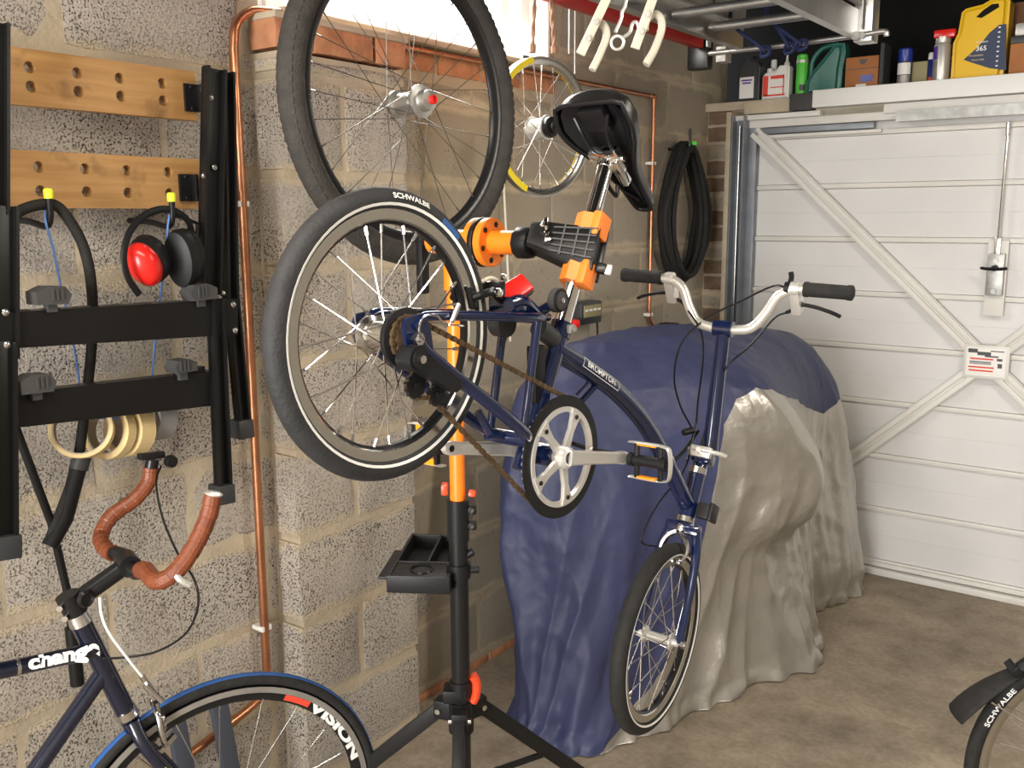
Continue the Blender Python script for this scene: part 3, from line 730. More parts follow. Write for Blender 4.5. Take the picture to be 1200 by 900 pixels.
def pedal(e, w0, sg, refl):
    P = lambda a, b, w: B(e.x+a, e.y+b, w0+sg*w)
    m = MB(); m.cyl(P(0, 0, -0.008), P(0, 0, 0.094), 0.006, 10); m.cyl(P(0, 0, 0.014), P(0, 0, 0.088), 0.0105, 12); m.cyl(P(0, 0, 0.012), P(0, 0, 0.022), 0.013, 12); m.cyl(P(0, 0, 0.078), P(0, 0, 0.092), 0.013, 12)
    for w in (0.028, 0.078): m.bar(P(0, -0.033, w), P(0, 0.033, w), 0.010, 0.008, up=bn, bev=0.001)
    pd = m.build('pedal', 'black_plastic', bike)
    m = MB()
    for zz in (-0.0035, 0.0035):
        pass
    U = smooth_path([P(0, 0.033, 0.012), P(0, 0.0335, 0.06), P(0, 0.032, 0.085), P(0, 0.026, 0.095), P(0, 0.0, 0.098), P(0, -0.026, 0.095), P(0, -0.032, 0.085), P(0, -0.0335, 0.06), P(0, -0.033, 0.012)], 5)
    m.tube(U, 0.0018, 8, flat=4.4, up=bu); m.build('pedal_cage', 'silver_paint', pd)
    for s2 in (-1, 1):
        MB().box(P(0, (0.0305 if sg > 0 else 0.0285)*s2, 0.05), (0.040, 0.012, 0.003) if sg > 0 else (0.040, 0.014, 0.012), Matrix((bn, bu, bv)).transposed(), bev=0.001).build('pedal_reflector', refl, pd)
    return pd
_, e1 = crank(0.058, 1, ca); pedal(e1, 0.068, 1, 'orange_reflector')
_, e2 = crank(-0.052, -1, ca+PI); pedal(e2, -0.062, -1, 'orange_reflector')
# chain: alternating links along the runs
def chain(path, m):
    L = 0; P = [Vector(p) for p in path]; acc = []; step = 0.0075
    for i in range(len(P)-1):
        seg = (P[i+1]-P[i]); n = max(1, int(seg.length/step))
        for k in range(n): acc.append((P[i]+seg*(k/n), seg.normalized()))
    mb = MB()
    for i, (p, d) in enumerate(acc):
        nn = Vector((-d.y, d.x, 0)); R = Matrix(((bu*d.x+bv*d.y), (bu*nn.x+bv*nn.y), bn)).transposed()
        wd = 0.0065 if i % 2 == 0 else 0.0038
        mb.box(B(p.x, p.y, p.z), (0.0088, 0.0072 if i % 2 == 0 else 0.0060, wd), R)
    return mb.build('chain', m, bike, smooth=False, kind='stuff')
def arcp(c, r, a0, a1, w, n=12): return [(c[0]+r*math.cos(a0+(a1-a0)*i/n), c[1]+r*math.sin(a0+(a1-a0)*i/n), w) for i in range(n+1)]
dirr = math.atan2(bb.y, bb.x)
top = arcp((0, 0), 0.030, dirr+PI*1.35, dirr+PI/2+0.2, 0.0435) + arcp(bb, 0.100, dirr+PI/2+0.18, dirr-PI/2-0.25, 0.0415, 30) + [(tj.x+0.03, tj.y-0.022, 0.0435), (tj.x, tj.y-0.018, 0.0435), (tj.x-0.016, tj.y+0.002, 0.0435), (0.030, -0.024, 0.0435)]
chain(top, 'chain_rust')
# rear brake caliper, light
cu, cv = Buv(549, 349, 0.0)
bdir = Vector((cu, cv)).normalized(); bt = Vector((-bdir.y, bdir.x))
m = MB()
for s in (1, -1):
    q = lambda r, t, w: B(bdir.x*r+bt.x*t, bdir.y*r+bt.y*t, w)
    m.tube(smooth_path([q(0.168, 0.004, 0.020*s), q(0.185, 0.006, 0.030*s), q(0.207, 0.004, 0.030*s), q(0.226, 0.0, 0.016*s), q(0.232, -0.002, -0.004*s)], 4), 0.0065, 8)
    m.box(q(0.170, 0.004, 0.0175*s), (0.036, 0.010, 0.009), frame(bn, Vector(bu)*bdir.x+Vector(bv)*bdir.y), bev=0.002)
m.box(B(bdir.x*0.232, bdir.y*0.232, 0), (0.026, 0.024, 0.05), frame(bn), bev=0.005)
cal = m.build('rear_brake', 'black_metal', bike)
m = MB(); m.lathe([(0.007, 0), (0.007, 0.006), (0.003, 0.008)], B(bdir.x*0.212, bdir.y*0.212, 0.034), bn, 12); m.lathe([(0.005, 0), (0.005, 0.006), (0.002, 0.008)], B(bdir.x*0.226+0.003, bdir.y*0.226+0.02, 0.03), bn, 12); m.build('brake_bolt', 'chrome', cal)
lu, lv = Buv(603, 340, 0.0)
ld = Vector((0.86, 0.28)).normalized(); lb = bu*ld.x+bv*ld.y; ln = (bn*0.75+bv*0.66).normalized(); ln = (ln-lb*ln.dot(lb)).normalized()
RL = Matrix((lb, ln.cross(lb), ln)).transposed()
lc = B(lu, lv, 0.0)
m = MB(); m.box(lc-ln*0.006, (0.072, 0.040, 0.014), RL, bev=0.005); li = m.build('rear_light', 'black_plastic', bike)
MB().box(lc+ln*0.003, (0.066, 0.035, 0.012), RL, bev=0.005, seg=3).build('lens', 'red', li)
m = MB(); m.tube(smooth_path([B(bdir.x*0.232, bdir.y*0.232, 0.0), B(0.26, 0.030, 0.0), lc-ln*0.010], 4), 0.006, 8); m.build('light_bracket', 'black_metal', li)
m = MB(); m.tube(smooth_path([Bpx(562, 331, 0.01), Bpx(574, 326, 0.01), Bpx(582, 329, 0.01), Bpx(580, 337, 0.01)], 5), 0.0035, 8); m.build('brake_cable_noodle', 'white_cord', bike)
m = MB(); m.box(B(0.27, 0.025, 0.0), (0.03, 0.03, 0.06), Rb, bev=0.006); m.tube(smooth_path([B(0.25, 0.028, 0.02), B(0.285, 0.030, 0.02), B(0.33, 0.006, 0.012)], 4), 0.012, 10); m.build('rear_rack_stay', 'navy', bike)
m = MB(); m.cyl(B(0.30, -0.01, -0.05), B(0.30, -0.01, -0.025), 0.024, 16); m.build('easy_wheel', 'charcoal', bike)
# gear cable at the rear
m = MB(); m.tube(smooth_path([B(0.0, 0.0, 0.075), B(-0.012, 0.014, 0.078), B(0.0, 0.032, 0.076), B(0.03, 0.030, 0.072), B(0.055, 0.012, 0.066), B(0.075, 0.030, 0.062)], 5), 0.0016, 6); m.tube([B(0.068, 0.018, 0.064), B(0.086, 0.042, 0.062)], 0.004, 8); m.build('gear_cable', 'steel', bike)
# little wire loop on the frame
m = MB(); m.tube(smooth_path([Bpx(594, 392, -0.03), Bpx(590, 408, -0.03), Bpx(589, 410, -0.03), Bpx(587, 396, -0.03), Bpx(590, 391, -0.03)], 4, closed=True), 0.0012, 6, closed=True); m.build('wire_loop', 'black_metal', bike)
# mudguard stay of rear (short dark-blue stub with pivot)
m = MB(); m.tube([Bpx(560, 482, -0.02), Bpx(575, 508, -0.01)], 0.007, 10); m.tube([Bpx(575, 508, -0.01), Bpx(605, 514, 0.0)], 0.009, 12); m.build('fold_stub', 'navy', bike)

# ---- steering: everything that turns with the fork
sa = (bu*0.454+bv*0.891).normalized()
Q = Matrix.Rotation(math.radians(7), 3, sa)
hn = (Q @ bn).normalized(); hf = sa.cross(hn).normalized()       # hn to drive side, hf backward/forward
if hf.dot(bu) < 0: hf = -hf
FA = B(0.764, -0.738)
hubf = [(0.004, -0.050), (0.008, -0.046), (0.008, -0.036), (0.019, -0.033), (0.019, -0.029), (0.010, -0.024), (0.010, 0.024), (0.019, 0.029), (0.019, 0.033), (0.008, 0.036), (0.008, 0.046), (0.004, 0.050)]
fparts, RF = wheel(bike, FA, hn, R16, r16, 'rubber', 0.160, rimp, 'rim_silver', 28, hubf, 'silver_paint', (0.017, 0.031, -0.031), 0.0011)
stripe(fparts['tyre'], FA, RF); stripe(fparts['tyre'], FA, RF, -1)
CR = FA + sa*0.238 - hf*0.012
m = MB()
for s in (1, -1): m.tube(smooth_path([CR+hn*0.030*s+sa*0.004, FA+sa*0.19-hf*0.010+hn*0.043*s, FA+sa*0.09+hn*0.047*s, FA+hf*0.0+hn*0.048*s], 5), lambda t: 0.0115-0.0035*t, 12)
m.box(CR+sa*0.006, (0.08, 0.030, 0.026), Matrix((hn, hf, sa)).transposed(), bev=0.008)
fk = m.build('fork', 'navy', bike)
m = MB(); m.cyl(FA-hn*0.064, FA+hn*0.064, 0.0045, 10); 
for s in (1, -1): m.cyl(FA+hn*0.054*s, FA+hn*0.062*s, 0.0095, 6)
m.build('front_axle', 'steel', fk)
HB = CR+sa*0.022; HT = HB+sa*0.118
m = MB(); m.tube([HB+sa*0.006, HT-sa*0.006], 0.0195, 20); m.build('head_tube', 'navy', bike)
m = MB(); m.tube([HB-sa*0.002, HB+sa*0.010], 0.0205, 20); m.build('headset_race', 'steel', bike); MB().tube([HT-sa*0.008, HT+sa*0.006], 0.0205, 20).build('headset_race', 'steel', bike)
m = MB(); m.lathe([(0.0085, 0), (0.0085, 0.004), (0.004, 0.006)], CR-hf*0.017+sa*0.004, -hf, 14); m.build('brake_bolt', 'steel', fk)
# front brake
m = MB()
for s in (1, -1):
    m.tube(smooth_path([CR-hf*0.024+hn*0.004*s-sa*0.008, CR-hf*0.028+hn*0.022*s-sa*0.022, CR-hf*0.026+hn*0.030*s-sa*0.045, CR-hf*0.020+hn*0.022*s-sa*0.066], 4), 0.0055, 8)
    m.box(CR-hf*0.014+hn*0.018*s-sa*0.070, (0.009, 0.036, 0.010), Matrix((hn, hf, sa)).transposed(), bev=0.002)
m.build('front_brake', 'steel', fk)
m = MB(); m.box(HB+sa*0.030+hn*0.040, (0.030, 0.034, 0.034), Matrix((hn, hf, sa)).transposed(), bev=0.003); m.box(HB+sa*0.030+hn*0.058, (0.010, 0.044, 0.040), Matrix((hn, hf, sa)).transposed(), bev=0.003); m.build('carrier_block', 'black_plastic', bike)
# handlebar stem with hinge
SB = HT + sa*0.012; BT = Bpx(848, 385)
HG = Bpx(832, 524, 0.0)
m = MB(); m.tube([SB-sa*0.012, SB+(HG-SB)*0.5], 0.0175, 16); m.box(SB+(HG-SB)*0.4, (0.044, 0.05, 0.03), Matrix((hn, hf, sa)).transposed(), bev=0.008); m.build('stem_base', 'navy', bike)
sd_ = (BT-HG).normalized()
m = MB(); m.tube([HG-sd_*0.020, HG+sd_*0.02, BT-sd_*0.014], lambda t: 0.0195-0.0035*t, 20); m.cyl(BT-hn*0.022, BT+hn*0.022, 0.0185, 20); stm = m.build('stem', 'navy', bike)
m = MB(); m.box(SB+(HG-SB)*0.55-hf*0.03, (0.050, 0.016, 0.026), Matrix((hn, hf, sa)).transposed(), bev=0.005); m.cyl(SB+(HG-SB)*0.55-hf*0.05, SB+(HG-SB)*0.55+hf*0.02, 0.006, 10); m.tube(smooth_path([SB+(HG-SB)*0.6-hn*0.03-hf*0.03, SB+(HG-SB)*0.6-hf*0.042, SB+(HG-SB)*0.6+hn*0.04-hf*0.034, SB+(HG-SB)*0.6+hn*0.055-hf*0.02], 4), 0.005, 8); m.build('hinge_clamp', 'silver_paint', stm)
# handlebar: U-rise bar
su = (sd_ - hn*sd_.dot(hn)).normalized()
prof = [(0, 0), (0.032, 0.0), (0.066, 0.010), (0.092, 0.044), (0.112, 0.082), (0.140, 0.101), (0.172, 0.104), (0.262, 0.104)]
bars = [(-x, y) for x, y in prof[:0:-1]] + prof
bp = smooth_path([BT + hn*x + su*y for x, y in bars], 6)
bar = MB().tube(bp, 0.0111, 16).build('handlebar', 'silver_bar', bike)
Rh = Matrix((hn, su, hn.cross(su))).transposed(); hk = hn.cross(su)    # hk points back or forward
if hk.dot(bu) > 0: fwd = hk
else: fwd = -hk
for s in (1, -1):
    g0 = BT + hn*(0.168*s) + su*0.104; g1 = BT + hn*(0.272*s) + su*0.104; gd = (g1-g0).normalized()
    m = MB().lathe([(0.0118, 0.0), (0.0165, 0.001), (0.0172, 0.008), (0.0158, 0.012), (0.0155, 0.09), (0.0170, 0.096), (0.0165, 0.104), (0.010, 0.107)], g0, gd, 20); m.build('grip', 'rubber', bar)
    b0 = BT + hn*(0.148*s) + su*0.103
    m = MB(); m.cyl(b0-gd*0.008, b0+gd*0.008, 0.0165, 16); m.cyl(b0+gd*0.008, b0+gd*0.012, 0.015, 16); m.build('lever_clamp', 'silver_paint', bar)
    m = MB(); dn = (-su*0.75+fwd*0.66).normalized()
    m.box(b0+dn*0.032+gd*0.002, (0.030, 0.022, 0.060), frame(dn, hn), bev=0.005); lb_ = m.build('brake_lever_bracket', 'silver_paint', bar)
    p = b0+dn*0.040+gd*0.010
    m = MB(); m.tube(smooth_path([p, p+gd*0.020+dn*0.002, p+gd*0.040+dn*0.006, p+gd*0.070+dn*0.016, p+gd*0.086+dn*0.024], 5), 0.0062, 10, flat=0.7); m.cyl(p-gd*0.004-fwd*0.006, p-gd*0.004+fwd*0.006, 0.010, 12); m.build('brake_lever', 'black_metal', lb_)
    q = b0+dn*0.056-gd*0.004
    m = MB(); m.tube([q-gd*0.002, q-gd*0.020+dn*0.010], 0.0042, 8); m.build('cable_adjuster', 'black_metal', lb_)
    if s == 1:
        c1 = smooth_path([q-gd*0.020+dn*0.010, q-gd*0.05+dn*0.03, Bpx(880, 404, 0.06), Bpx(850, 432, 0.02), Bpx(835, 470, -0.04), Bpx(823, 515, -0.03), SB-hf*0.03], 6)
    else:
        c1 = smooth_path([q-gd*0.015+dn*0.010, Bpx(812, 372, -0.06), Bpx(822, 390, -0.06), Bpx(824, 420, -0.05), Bpx(818, 470, -0.04), Bpx(815, 500, -0.03), SB-hf*0.03-hn*0.02], 6)
    MB().tube(c1, 0.0024, 6).build('brake_cable', 'black_plastic', bar)
t0 = BT+hn*0.132+su*0.103
m = MB(); m.cyl(t0-hn*0.005, t0+hn*0.005, 0.0145, 14); m.tube(smooth_path([t0+su*0.012+hn*0.004, t0+su*0.026+hn*0.005, t0+su*0.036+hn*0.002], 4), 0.0058, 8); m.build('gear_shifter', 'black_plastic', bar)
c1 = smooth_path([t0, BT+hn*0.10+su*0.106, Bpx(870, 352, -0.03), Bpx(830, 372, -0.05), Bpx(800, 400, -0.05), Bpx(790, 440, -0.06), Bpx(797, 475, -0.06), Bpx(812, 508, -0.05), Bpx(800, 530, -0.04), Bpx(775, 545, -0.03)], 6)
MB().tube(c1, 0.0024, 6).build('gear_cable', 'black_plastic', bar)
MB().tube(smooth_path([Bpx(818, 505, -0.03), Bpx(800, 530, -0.03), Bpx(778, 545, -0.02), Bpx(740, 535, 0.0), Bpx(700, 528, 0.01), Bpx(672, 520, 0.012)], 6), 0.0042, 8).build('cable_bundle', 'black_plastic', bike)
MB().tube(smooth_path([Bpx(812, 510, -0.03), Bpx(806, 540, -0.02), Bpx(796, 560, -0.02), Bpx(775, 585, -0.03), Bpx(760, 610, -0.03), Bpx(752, 635, -0.03), CR-hf*0.03-sa*0.05-hn*0.036], 6), 0.0022, 6).build('front_brake_cable', 'black_plastic', bike)
m = MB(); m.cyl(Bpx(801, 507, -0.04), Bpx(812, 504, -0.03), 0.008, 8); m.build('cable_clip', 'black_plastic', bike)

# ---- saddle: nose forward and down
sf = (bu*0.735-bv*0.678).normalized(); sup = (bu*0.678+bv*0.735).normalized()
SC = S(0.597) + sf*0.012 + sup*0.046
def saddle():
    st_ = [(-0.128, 0.034, 0.004, 0.030), (-0.122, 0.060, 0.014, 0.040), (-0.105, 0.076, 0.020, 0.052), (-0.075, 0.080, 0.021, 0.060), (-0.04, 0.070, 0.017, 0.056), (0.0, 0.048, 0.012, 0.046), (0.04, 0.031, 0.009, 0.040), (0.09, 0.022, 0.008, 0.036), (0.13, 0.019, 0.007, 0.033), (0.147, 0.013, 0.002, 0.026), (0.152, 0.005, -0.006, 0.012)]
    vs = []; fs = []; n = 16
    for (t, hw, top, sk) in st_:
        for k in range(n):
            a = PI*k/(n-1)
            x = math.cos(a)*hw; y = top - sk + (math.sin(a)**0.55)*sk if 0 < k < n-1 else top-sk
            vs.append(SC+sf*t+bn*x+sup*y)
    for i in range(len(st_)-1):
        for k in range(n-1): fs.append((i*n+k, i*n+k+1, (i+1)*n+k+1, (i+1)*n+k))
    fs.append(tuple(range(n))); fs.append(tuple(range((len(st_)-1)*n, len(st_)*n)))
    return MB().raw(vs, fs), st_
m, st_ = saddle(); sd2 = m.build('saddle', 'saddle_black', bike, ang=70)
# underside base: recessed plate and rim
vs = []; fs = []
for (t, hw, top, sk) in st_[1:-1]:
    for x in (-0.86, -0.5, 0, 0.5, 0.86): vs.append(SC+sf*t+bn*(x*hw)+sup*(top-sk*(0.95 if abs(x) > 0.8 else 0.55)))
for i in range(len(st_)-3):
    for k in range(4): fs.append((i*5+k, i*5+k+1, (i+1)*5+k+1, (i+1)*5+k))
MB().raw(vs, fs).build('saddle_base', 'black_plastic', sd2)
rim_l = [SC+sf*t+bn*hw*0.97+sup*(top-sk) for (t, hw, top, sk) in st_[1:-1]]; rim_r = [SC+sf*t-bn*hw*0.97+sup*(top-sk) for (t, hw, top, sk) in st_[1:-1]][::-1]
MB().tube(smooth_path(rim_l+rim_r, 3, closed=True), 0.0048, 8, closed=True).build('saddle_edge', 'black_plastic', sd2)
m = MB()
for s in (1, -1): m.tube(smooth_path([SC-sf*0.10-sup*0.032+bn*0.036*s, SC-sf*0.06-sup*0.048+bn*0.024*s, SC+sf*0.02-sup*0.046+bn*0.021*s, SC+sf*0.08-sup*0.036+bn*0.014*s, SC+sf*0.125-sup*0.020+bn*0.006*s], 4), 0.0036, 8)
m.build('saddle_rail', 'black_metal', sd2)
cl = SC-sup*0.048-sf*0.010
m = MB(); m.box(cl, (0.05, 0.060, 0.022), Matrix((sf, bn, sup)).transposed(), bev=0.004); m.tube([S(0.575), cl], 0.0175, 16); m.cyl(cl-bn*0.036, cl+bn*0.036, 0.006, 10); m.box(cl+sf*0.022+bn*0.022-sup*0.010, (0.060, 0.014, 0.020), Matrix((sf, bn, sup)).transposed(), bev=0.003); m.build('saddle_clamp', 'chrome', bike)
m = MB(); m.box(SC-sf*0.085-sup*0.022, (0.05, 0.055, 0.020), Matrix((sf, bn, sup)).transposed(), bev=0.006); m.build('saddle_bag_socket', 'black_plastic', sd2)
m = MB(); m.tube(smooth_path([cl+sf*0.055-sup*0.012, cl+sf*0.066-sup*0.028, cl+sf*0.040-sup*0.034, cl+sf*0.012-sup*0.030], 4), 0.004, 8); m.build('clamp_lever', 'black_metal', bike)

# ================================================================ REPAIR STAND
SX, SY = -1.193, 1.416
stand = thing('repair_stand', (SX, SY, 0), 'black tripod bicycle repair stand with orange upper pole and clamp arm', 'repair stand')
def Pz(z, dx=0, dy=0): return Vector((SX+dx, SY+dy, z))
MB().tube([Pz(0.36), Pz(0.965)], 0.0200, 24).build('lower_pole', 'black_metal', stand)
MB().tube([Pz(0.93), Pz(1.50)], 0.0158, 24).build('upper_pole', 'orange', stand)
side = Vector((0.8, 0.6, 0)).normalized()
m = MB(); m.tube([Pz(0.925), Pz(1.012)], 0.0228, 24); m.box(Pz(0.99)+side*0.03, (0.022, 0.016, 0.016), frame((0, 0, 1), side), bev=0.003); m.box(Pz(0.957)+side*0.03, (0.022, 0.016, 0.016), frame((0, 0, 1), side), bev=0.003); colr = m.build('pole_collar', 'black_plastic', stand)
m = MB()
for z in (0.99, 0.957): m.cyl(Pz(z)+side*0.034-Vector((0, 0.008, 0)), Pz(z)+side*0.034-Vector((0, 0.014, 0)), 0.006, 10)
m.build('collar_bolt', 'steel', colr)
MB().box(Pz(1.035)-side*0.026, (0.03, 0.014, 0.022), frame((0, 0, 1), side), bev=0.004).build('release_tab', 'red_orange', colr); MB().box(Pz(1.025)+side*0.030, (0.036, 0.016, 0.014), frame((0, 0.3, 1), side), bev=0.005).build('release_lever', 'red_orange', colr)
# top joint and arm towards the clamp, along +x
AZ = 1.533
m = MB(); m.tube([Vector((SX-0.055, SY, AZ)), Vector((SX+0.060, SY, AZ))], 0.0235, 24); m.tube([Pz(1.44), Pz(AZ)], 0.021, 20); m.build('clamp_arm', 'orange', stand)
m = MB(); m.cyl((SX-0.052, SY, AZ), (SX-0.085, SY, AZ), 0.012, 12); m.bar((SX-0.082, SY, AZ+0.03), (SX-0.082, SY, AZ-0.105), 0.024, 0.018, up=(1, 0, 0), bev=0.006); m.build('arm_handle', 'black_plastic', stand)
A0 = Vector((SX+0.088, SY, AZ)); axx = Vector((1, 0, 0))
m = MB(); m.lathe([(0.046, 0.0), (0.047, 0.002), (0.047, 0.008), (0.046, 0.010)], A0+axx*(-0.018), axx, 28); m.build('rotation_disc', 'black_plastic', stand)
m = MB(); m.lathe([(0.044, 0.0), (0.046, 0.002), (0.046, 0.010), (0.044, 0.012)], A0+axx*(-0.032), axx, 28); m.lathe([(0.044, 0.0), (0.046, 0.002), (0.046, 0.014), (0.044, 0.016)], A0+axx*(-0.006), axx, 28); m.tube([A0, A0+axx*0.075], 0.0225, 24); fl = m.build('rotation_flange', 'orange', stand)
for i in range(6):
    t = 2*PI*i/6+0.3; p = A0+Vector((0.009, 0.034*math.cos(t), 0.034*math.sin(t))); MB().cyl(p, p+axx*0.002, 0.0055, 8).build('flange_hole', 'black_metal', fl)
# clamp jaws on the seat post
spd = (bu*axd.x+bv*axd.y).normalized()          # along the post
CM = S(0.412)
cy = spd.cross(axx).normalized(); cx2 = cy.cross(spd).normalized()
Rc = Matrix((cx2, cy, spd)).transposed()
m = MB(); m.lathe([(0.022, 0), (0.029, 0.002), (0.030, 0.008), (0.030, 0.026), (0.027, 0.032), (0.020, 0.034)], A0+axx*0.068, axx, 10); m.build('jaw_collar', 'black_plastic', stand)
jb = A0+axx*0.095
m = MB()
vs = []; fs = []
L = (CM-jb).length
def ribbox(o, d, w0, h0, w1, h1, n):
    x = d.normalized(); pass
st4 = [(0.0, 0.024, 0.024, 0.010), (0.03, 0.025, 0.030, 0.008), (0.07, 0.025, 0.036, 0.002), (0.105, 0.026, 0.040, 0.0), (0.128, 0.026, 0.040, 0.0)]
dj = (CM-jb).normalized(); uj = (spd-dj*spd.dot(dj)).normalized(); wj = dj.cross(uj)
for (t, hw, hh, o) in st4:
    for (a, b) in ((-1, -0.75), (-0.75, -1), (0.75, -1), (1, -0.75), (1, 0.75), (0.75, 1), (-0.75, 1), (-1, 0.75)): vs.append(jb+dj*t+wj*(a*hw)+uj*(b*hh+o))
for i in range(4):
    for k in range(8): fs.append((i*8+k, i*8+(k+1) % 8, (i+1)*8+(k+1) % 8, (i+1)*8+k))
fs += [tuple(range(8)), tuple(range(32, 40))]
jaw = m.raw(vs, fs).build('clamp_jaw', 'black_plastic', stand)
vw = -wj if wj.dot(Vector((0, -1, 0))) < 0 else wj
if vw.y > 0: vw = -vw
m = MB()
for i in range(5): m.bar(jb+dj*0.045+vw*0.0265+uj*(-0.018+0.011*i), jb+dj*0.125+vw*0.0275+uj*(-0.022+0.014*i), 0.003, 0.004, up=vw)
for t in (0.065, 0.09, 0.112): m.bar(jb+dj*t+vw*0.0265-uj*0.024, jb+dj*t+vw*0.0265+uj*0.034, 0.003, 0.004, up=vw)
m.build('jaw_rib', 'charcoal', jaw)
m = MB(); p = jb+dj*0.028+vw*0.03+uj*0.012; m.cyl(p-vw*0.02, p+vw*0.012, 0.006, 10); m.lathe([(0.006, 0), (0.010, 0.006), (0.006, 0.016), (0.004, 0.024)], p+uj*0.004, uj, 10); m.box(p-uj*0.01+dj*0.012, (0.012, 0.012, 0.022), frame(uj, dj), bev=0.003); m.build('jaw_screw', 'chrome', jaw)
m = MB(); p = jb+dj*0.13+wj*0.0
m.bar(p-uj*0.05-vw*0.018, p+uj*0.05-vw*0.018, 0.012, 0.014, up=dj, bev=0.003); m.bar(p-uj*0.028, p-uj*0.030+dj*0.020, 0.016, 0.018, up=uj, bev=0.003); m.build('jaw_back_plate', 'black_metal', jaw)
m = MB(); m.box(p-uj*0.030+dj*0.024, (0.010, 0.020, 0.012), frame(dj, uj), bev=0.003); m.build('jaw_lever_tip', 'silver_paint', jaw)
for s in (1, -1):
    c0 = CM+spd*(0.047*s)
    m = MB(); m.tube([c0-spd*0.018, c0+spd*0.018], 0.0265, 8); m.box(c0+cx2*0.024, (0.018, 0.040, 0.046), Rc, bev=0.004); m.build('clamp_pad', 'orange_pad', stand)
# tool tray
tc = Vector((-1.300, 1.445, 0.845)); tl = Vector((-0.135, 0.223, 0)).normalized(); tw = Vector((tl.y, -tl.x, 0))
Rt_ = Matrix((tl, tw, Vector((0, 0, 1)))).transposed()
m = MB(); m.box(tc-Vector((0, 0, 0.016)), (0.26, 0.13, 0.006), Rt_, bev=0.002)
for (a, b, sx, sy) in ((0.127, 0, 0.007, 0.13), (-0.127, 0, 0.007, 0.13), (0, 0.062, 0.26, 0.007), (0, -0.062, 0.26, 0.007), (-0.045, 0.0, 0.006, 0.12), (0.04, 0.005, 0.17, 0.006)):
    m.box(tc+tl*a+tw*b, (sx, sy, 0.036), Rt_, bev=0.002)
m.box(tc-tl*0.088+Vector((0, 0, 0.014)), (0.078, 0.12, 0.004), Rt_, bev=0.001)
m.box(tc-tl*0.02-tw*0.075, (0.16, 0.03, 0.006), Rt_, bev=0.002)
tr = m.build('tool_tray', 'black_plastic', stand)
m = MB(); m.lathe([(0.024, 0), (0.026, 0.003), (0.024, 0.006), (0.021, 0.004), (0.021, 0.001)], tc-tl*0.088+Vector((0, 0, 0.0135)), (0, 0, 1), 20); m.build('tray_bottle_hole', 'black_metal', tr)
m = MB(); m.tube([Pz(0.845), Pz(0.875)], 0.0245, 20); m.bar(Pz(0.858), tc+tw*0.05, 0.02, 0.03, bev=0.003); m.tube([Pz(0.86)+side*0.02, Pz(0.862)+side*0.042], 0.008, 10); m.tube([Pz(0.885)+side*0.005, Pz(0.90)+side*0.03], 0.008, 10); m.build('tray_bracket', 'black_plastic', stand)
# tripod
m = MB(); m.tube([Pz(0.585), Pz(0.615)], 0.0235, 20); m.box(Pz(0.585)-side*0.012, (0.045, 0.05, 0.03), frame((0, 0, 1), side), bev=0.005); m.tube([Pz(0.50), Pz(0.568)], 0.027, 20); hub = m.build('tripod_hub', 'black_plastic', stand)
m = MB(); m.tube(smooth_path([Pz(0.625)+side*0.026, Pz(0.607)+side*0.034, Pz(0.58)+side*0.032, Pz(0.566)+side*0.026], 4), 0.013, 10, flat=0.75); m.build('hub_lever', 'red_orange', hub)
for az in (197, 74, 306):
    a = math.radians(az); d = Vector((math.cos(a), math.sin(a), 0)); h0 = Pz(0.545)+d*0.045; foot = Pz(0.020)+d*0.60
    k = MB(); k.box(Pz(0.545)+d*0.035, (0.045, 0.034, 0.042), Matrix((d, d.cross(Vector((0, 0, 1))), Vector((0, 0, 1)))).transposed(), bev=0.005); k.build('leg_bracket', 'black_plastic', stand)
    k = MB(); k.bar(h0, foot, 0.024, 0.032, bev=0.003); lg = k.build('leg', 'black_metal', stand)
    MB().box(foot-Vector((0, 0, 0.006)), (0.05, 0.04, 0.028), Matrix((d, d.cross(Vector((0, 0, 1))), Vector((0, 0, 1)))).transposed(), bev=0.005).build('rubber_foot', 'rubber', lg)
    sd3 = d.cross(Vector((0, 0, 1)))
    for s in (1, -1): MB().cyl(Pz(0.545)+d*0.045+sd3*0.015*s, Pz(0.545)+d*0.045+sd3*0.024*s, 0.006, 10).build('leg_bolt', 'steel', stand)
    k = MB(); k.bar(h0+(foot-h0)*0.36, Pz(0.375)+d*0.022, 0.014, 0.005, up=sd3); k.build('leg_brace', 'black_metal', stand)
m = MB(); m.tube([Pz(0.36), Pz(0.395)], 0.0255, 18); m.build('brace_collar', 'black_plastic', stand)

# ================================================================ HANGING WHEELS
HC = Vector((-1.395, 1.520, 1.818)); KH = 1.0
hw = thing('spare_wheel', HC-Vector((0, 0, 0.36)), 'bicycle wheel with fat dark tyre and black rim hanging in front of window', 'wheel')
hax = Vector((0.995, -0.03, 0.02)).normalized()
rimb = [(0.298, 0.014), (0.286, 0.014), (0.272, 0.007), (0.268, 0.0), (0.272, -0.007), (0.286, -0.014), (0.298, -0.014), (0.298, -0.011), (0.288, -0.009), (0.288, 0.009), (0.298, 0.011)]
rimb = [(r_*KH, h_) for r_, h_ in rimb]
hubb = [(r_*0.86, h_) for r_, h_ in [(0.005, -0.066), (0.011, -0.062), (0.012, -0.045), (0.034, -0.040), (0.034, -0.034), (0.026, -0.030), (0.024, 0.010), (0.034, 0.026), (0.040, 0.030), (0.040, 0.036), (0.026, 0.040), (0.024, 0.058), (0.012, 0.062), (0.008, 0.064)]]
hp, RH = wheel(hw, HC, hax, 0.313*KH, 0.0265, 'tyre_old', 0.272*KH, rimb, 'black_metal', 32, hubb, 'alu', (0.031, 0.033, -0.037), 0.0010, 0.5, spoke_m='rim_dark')
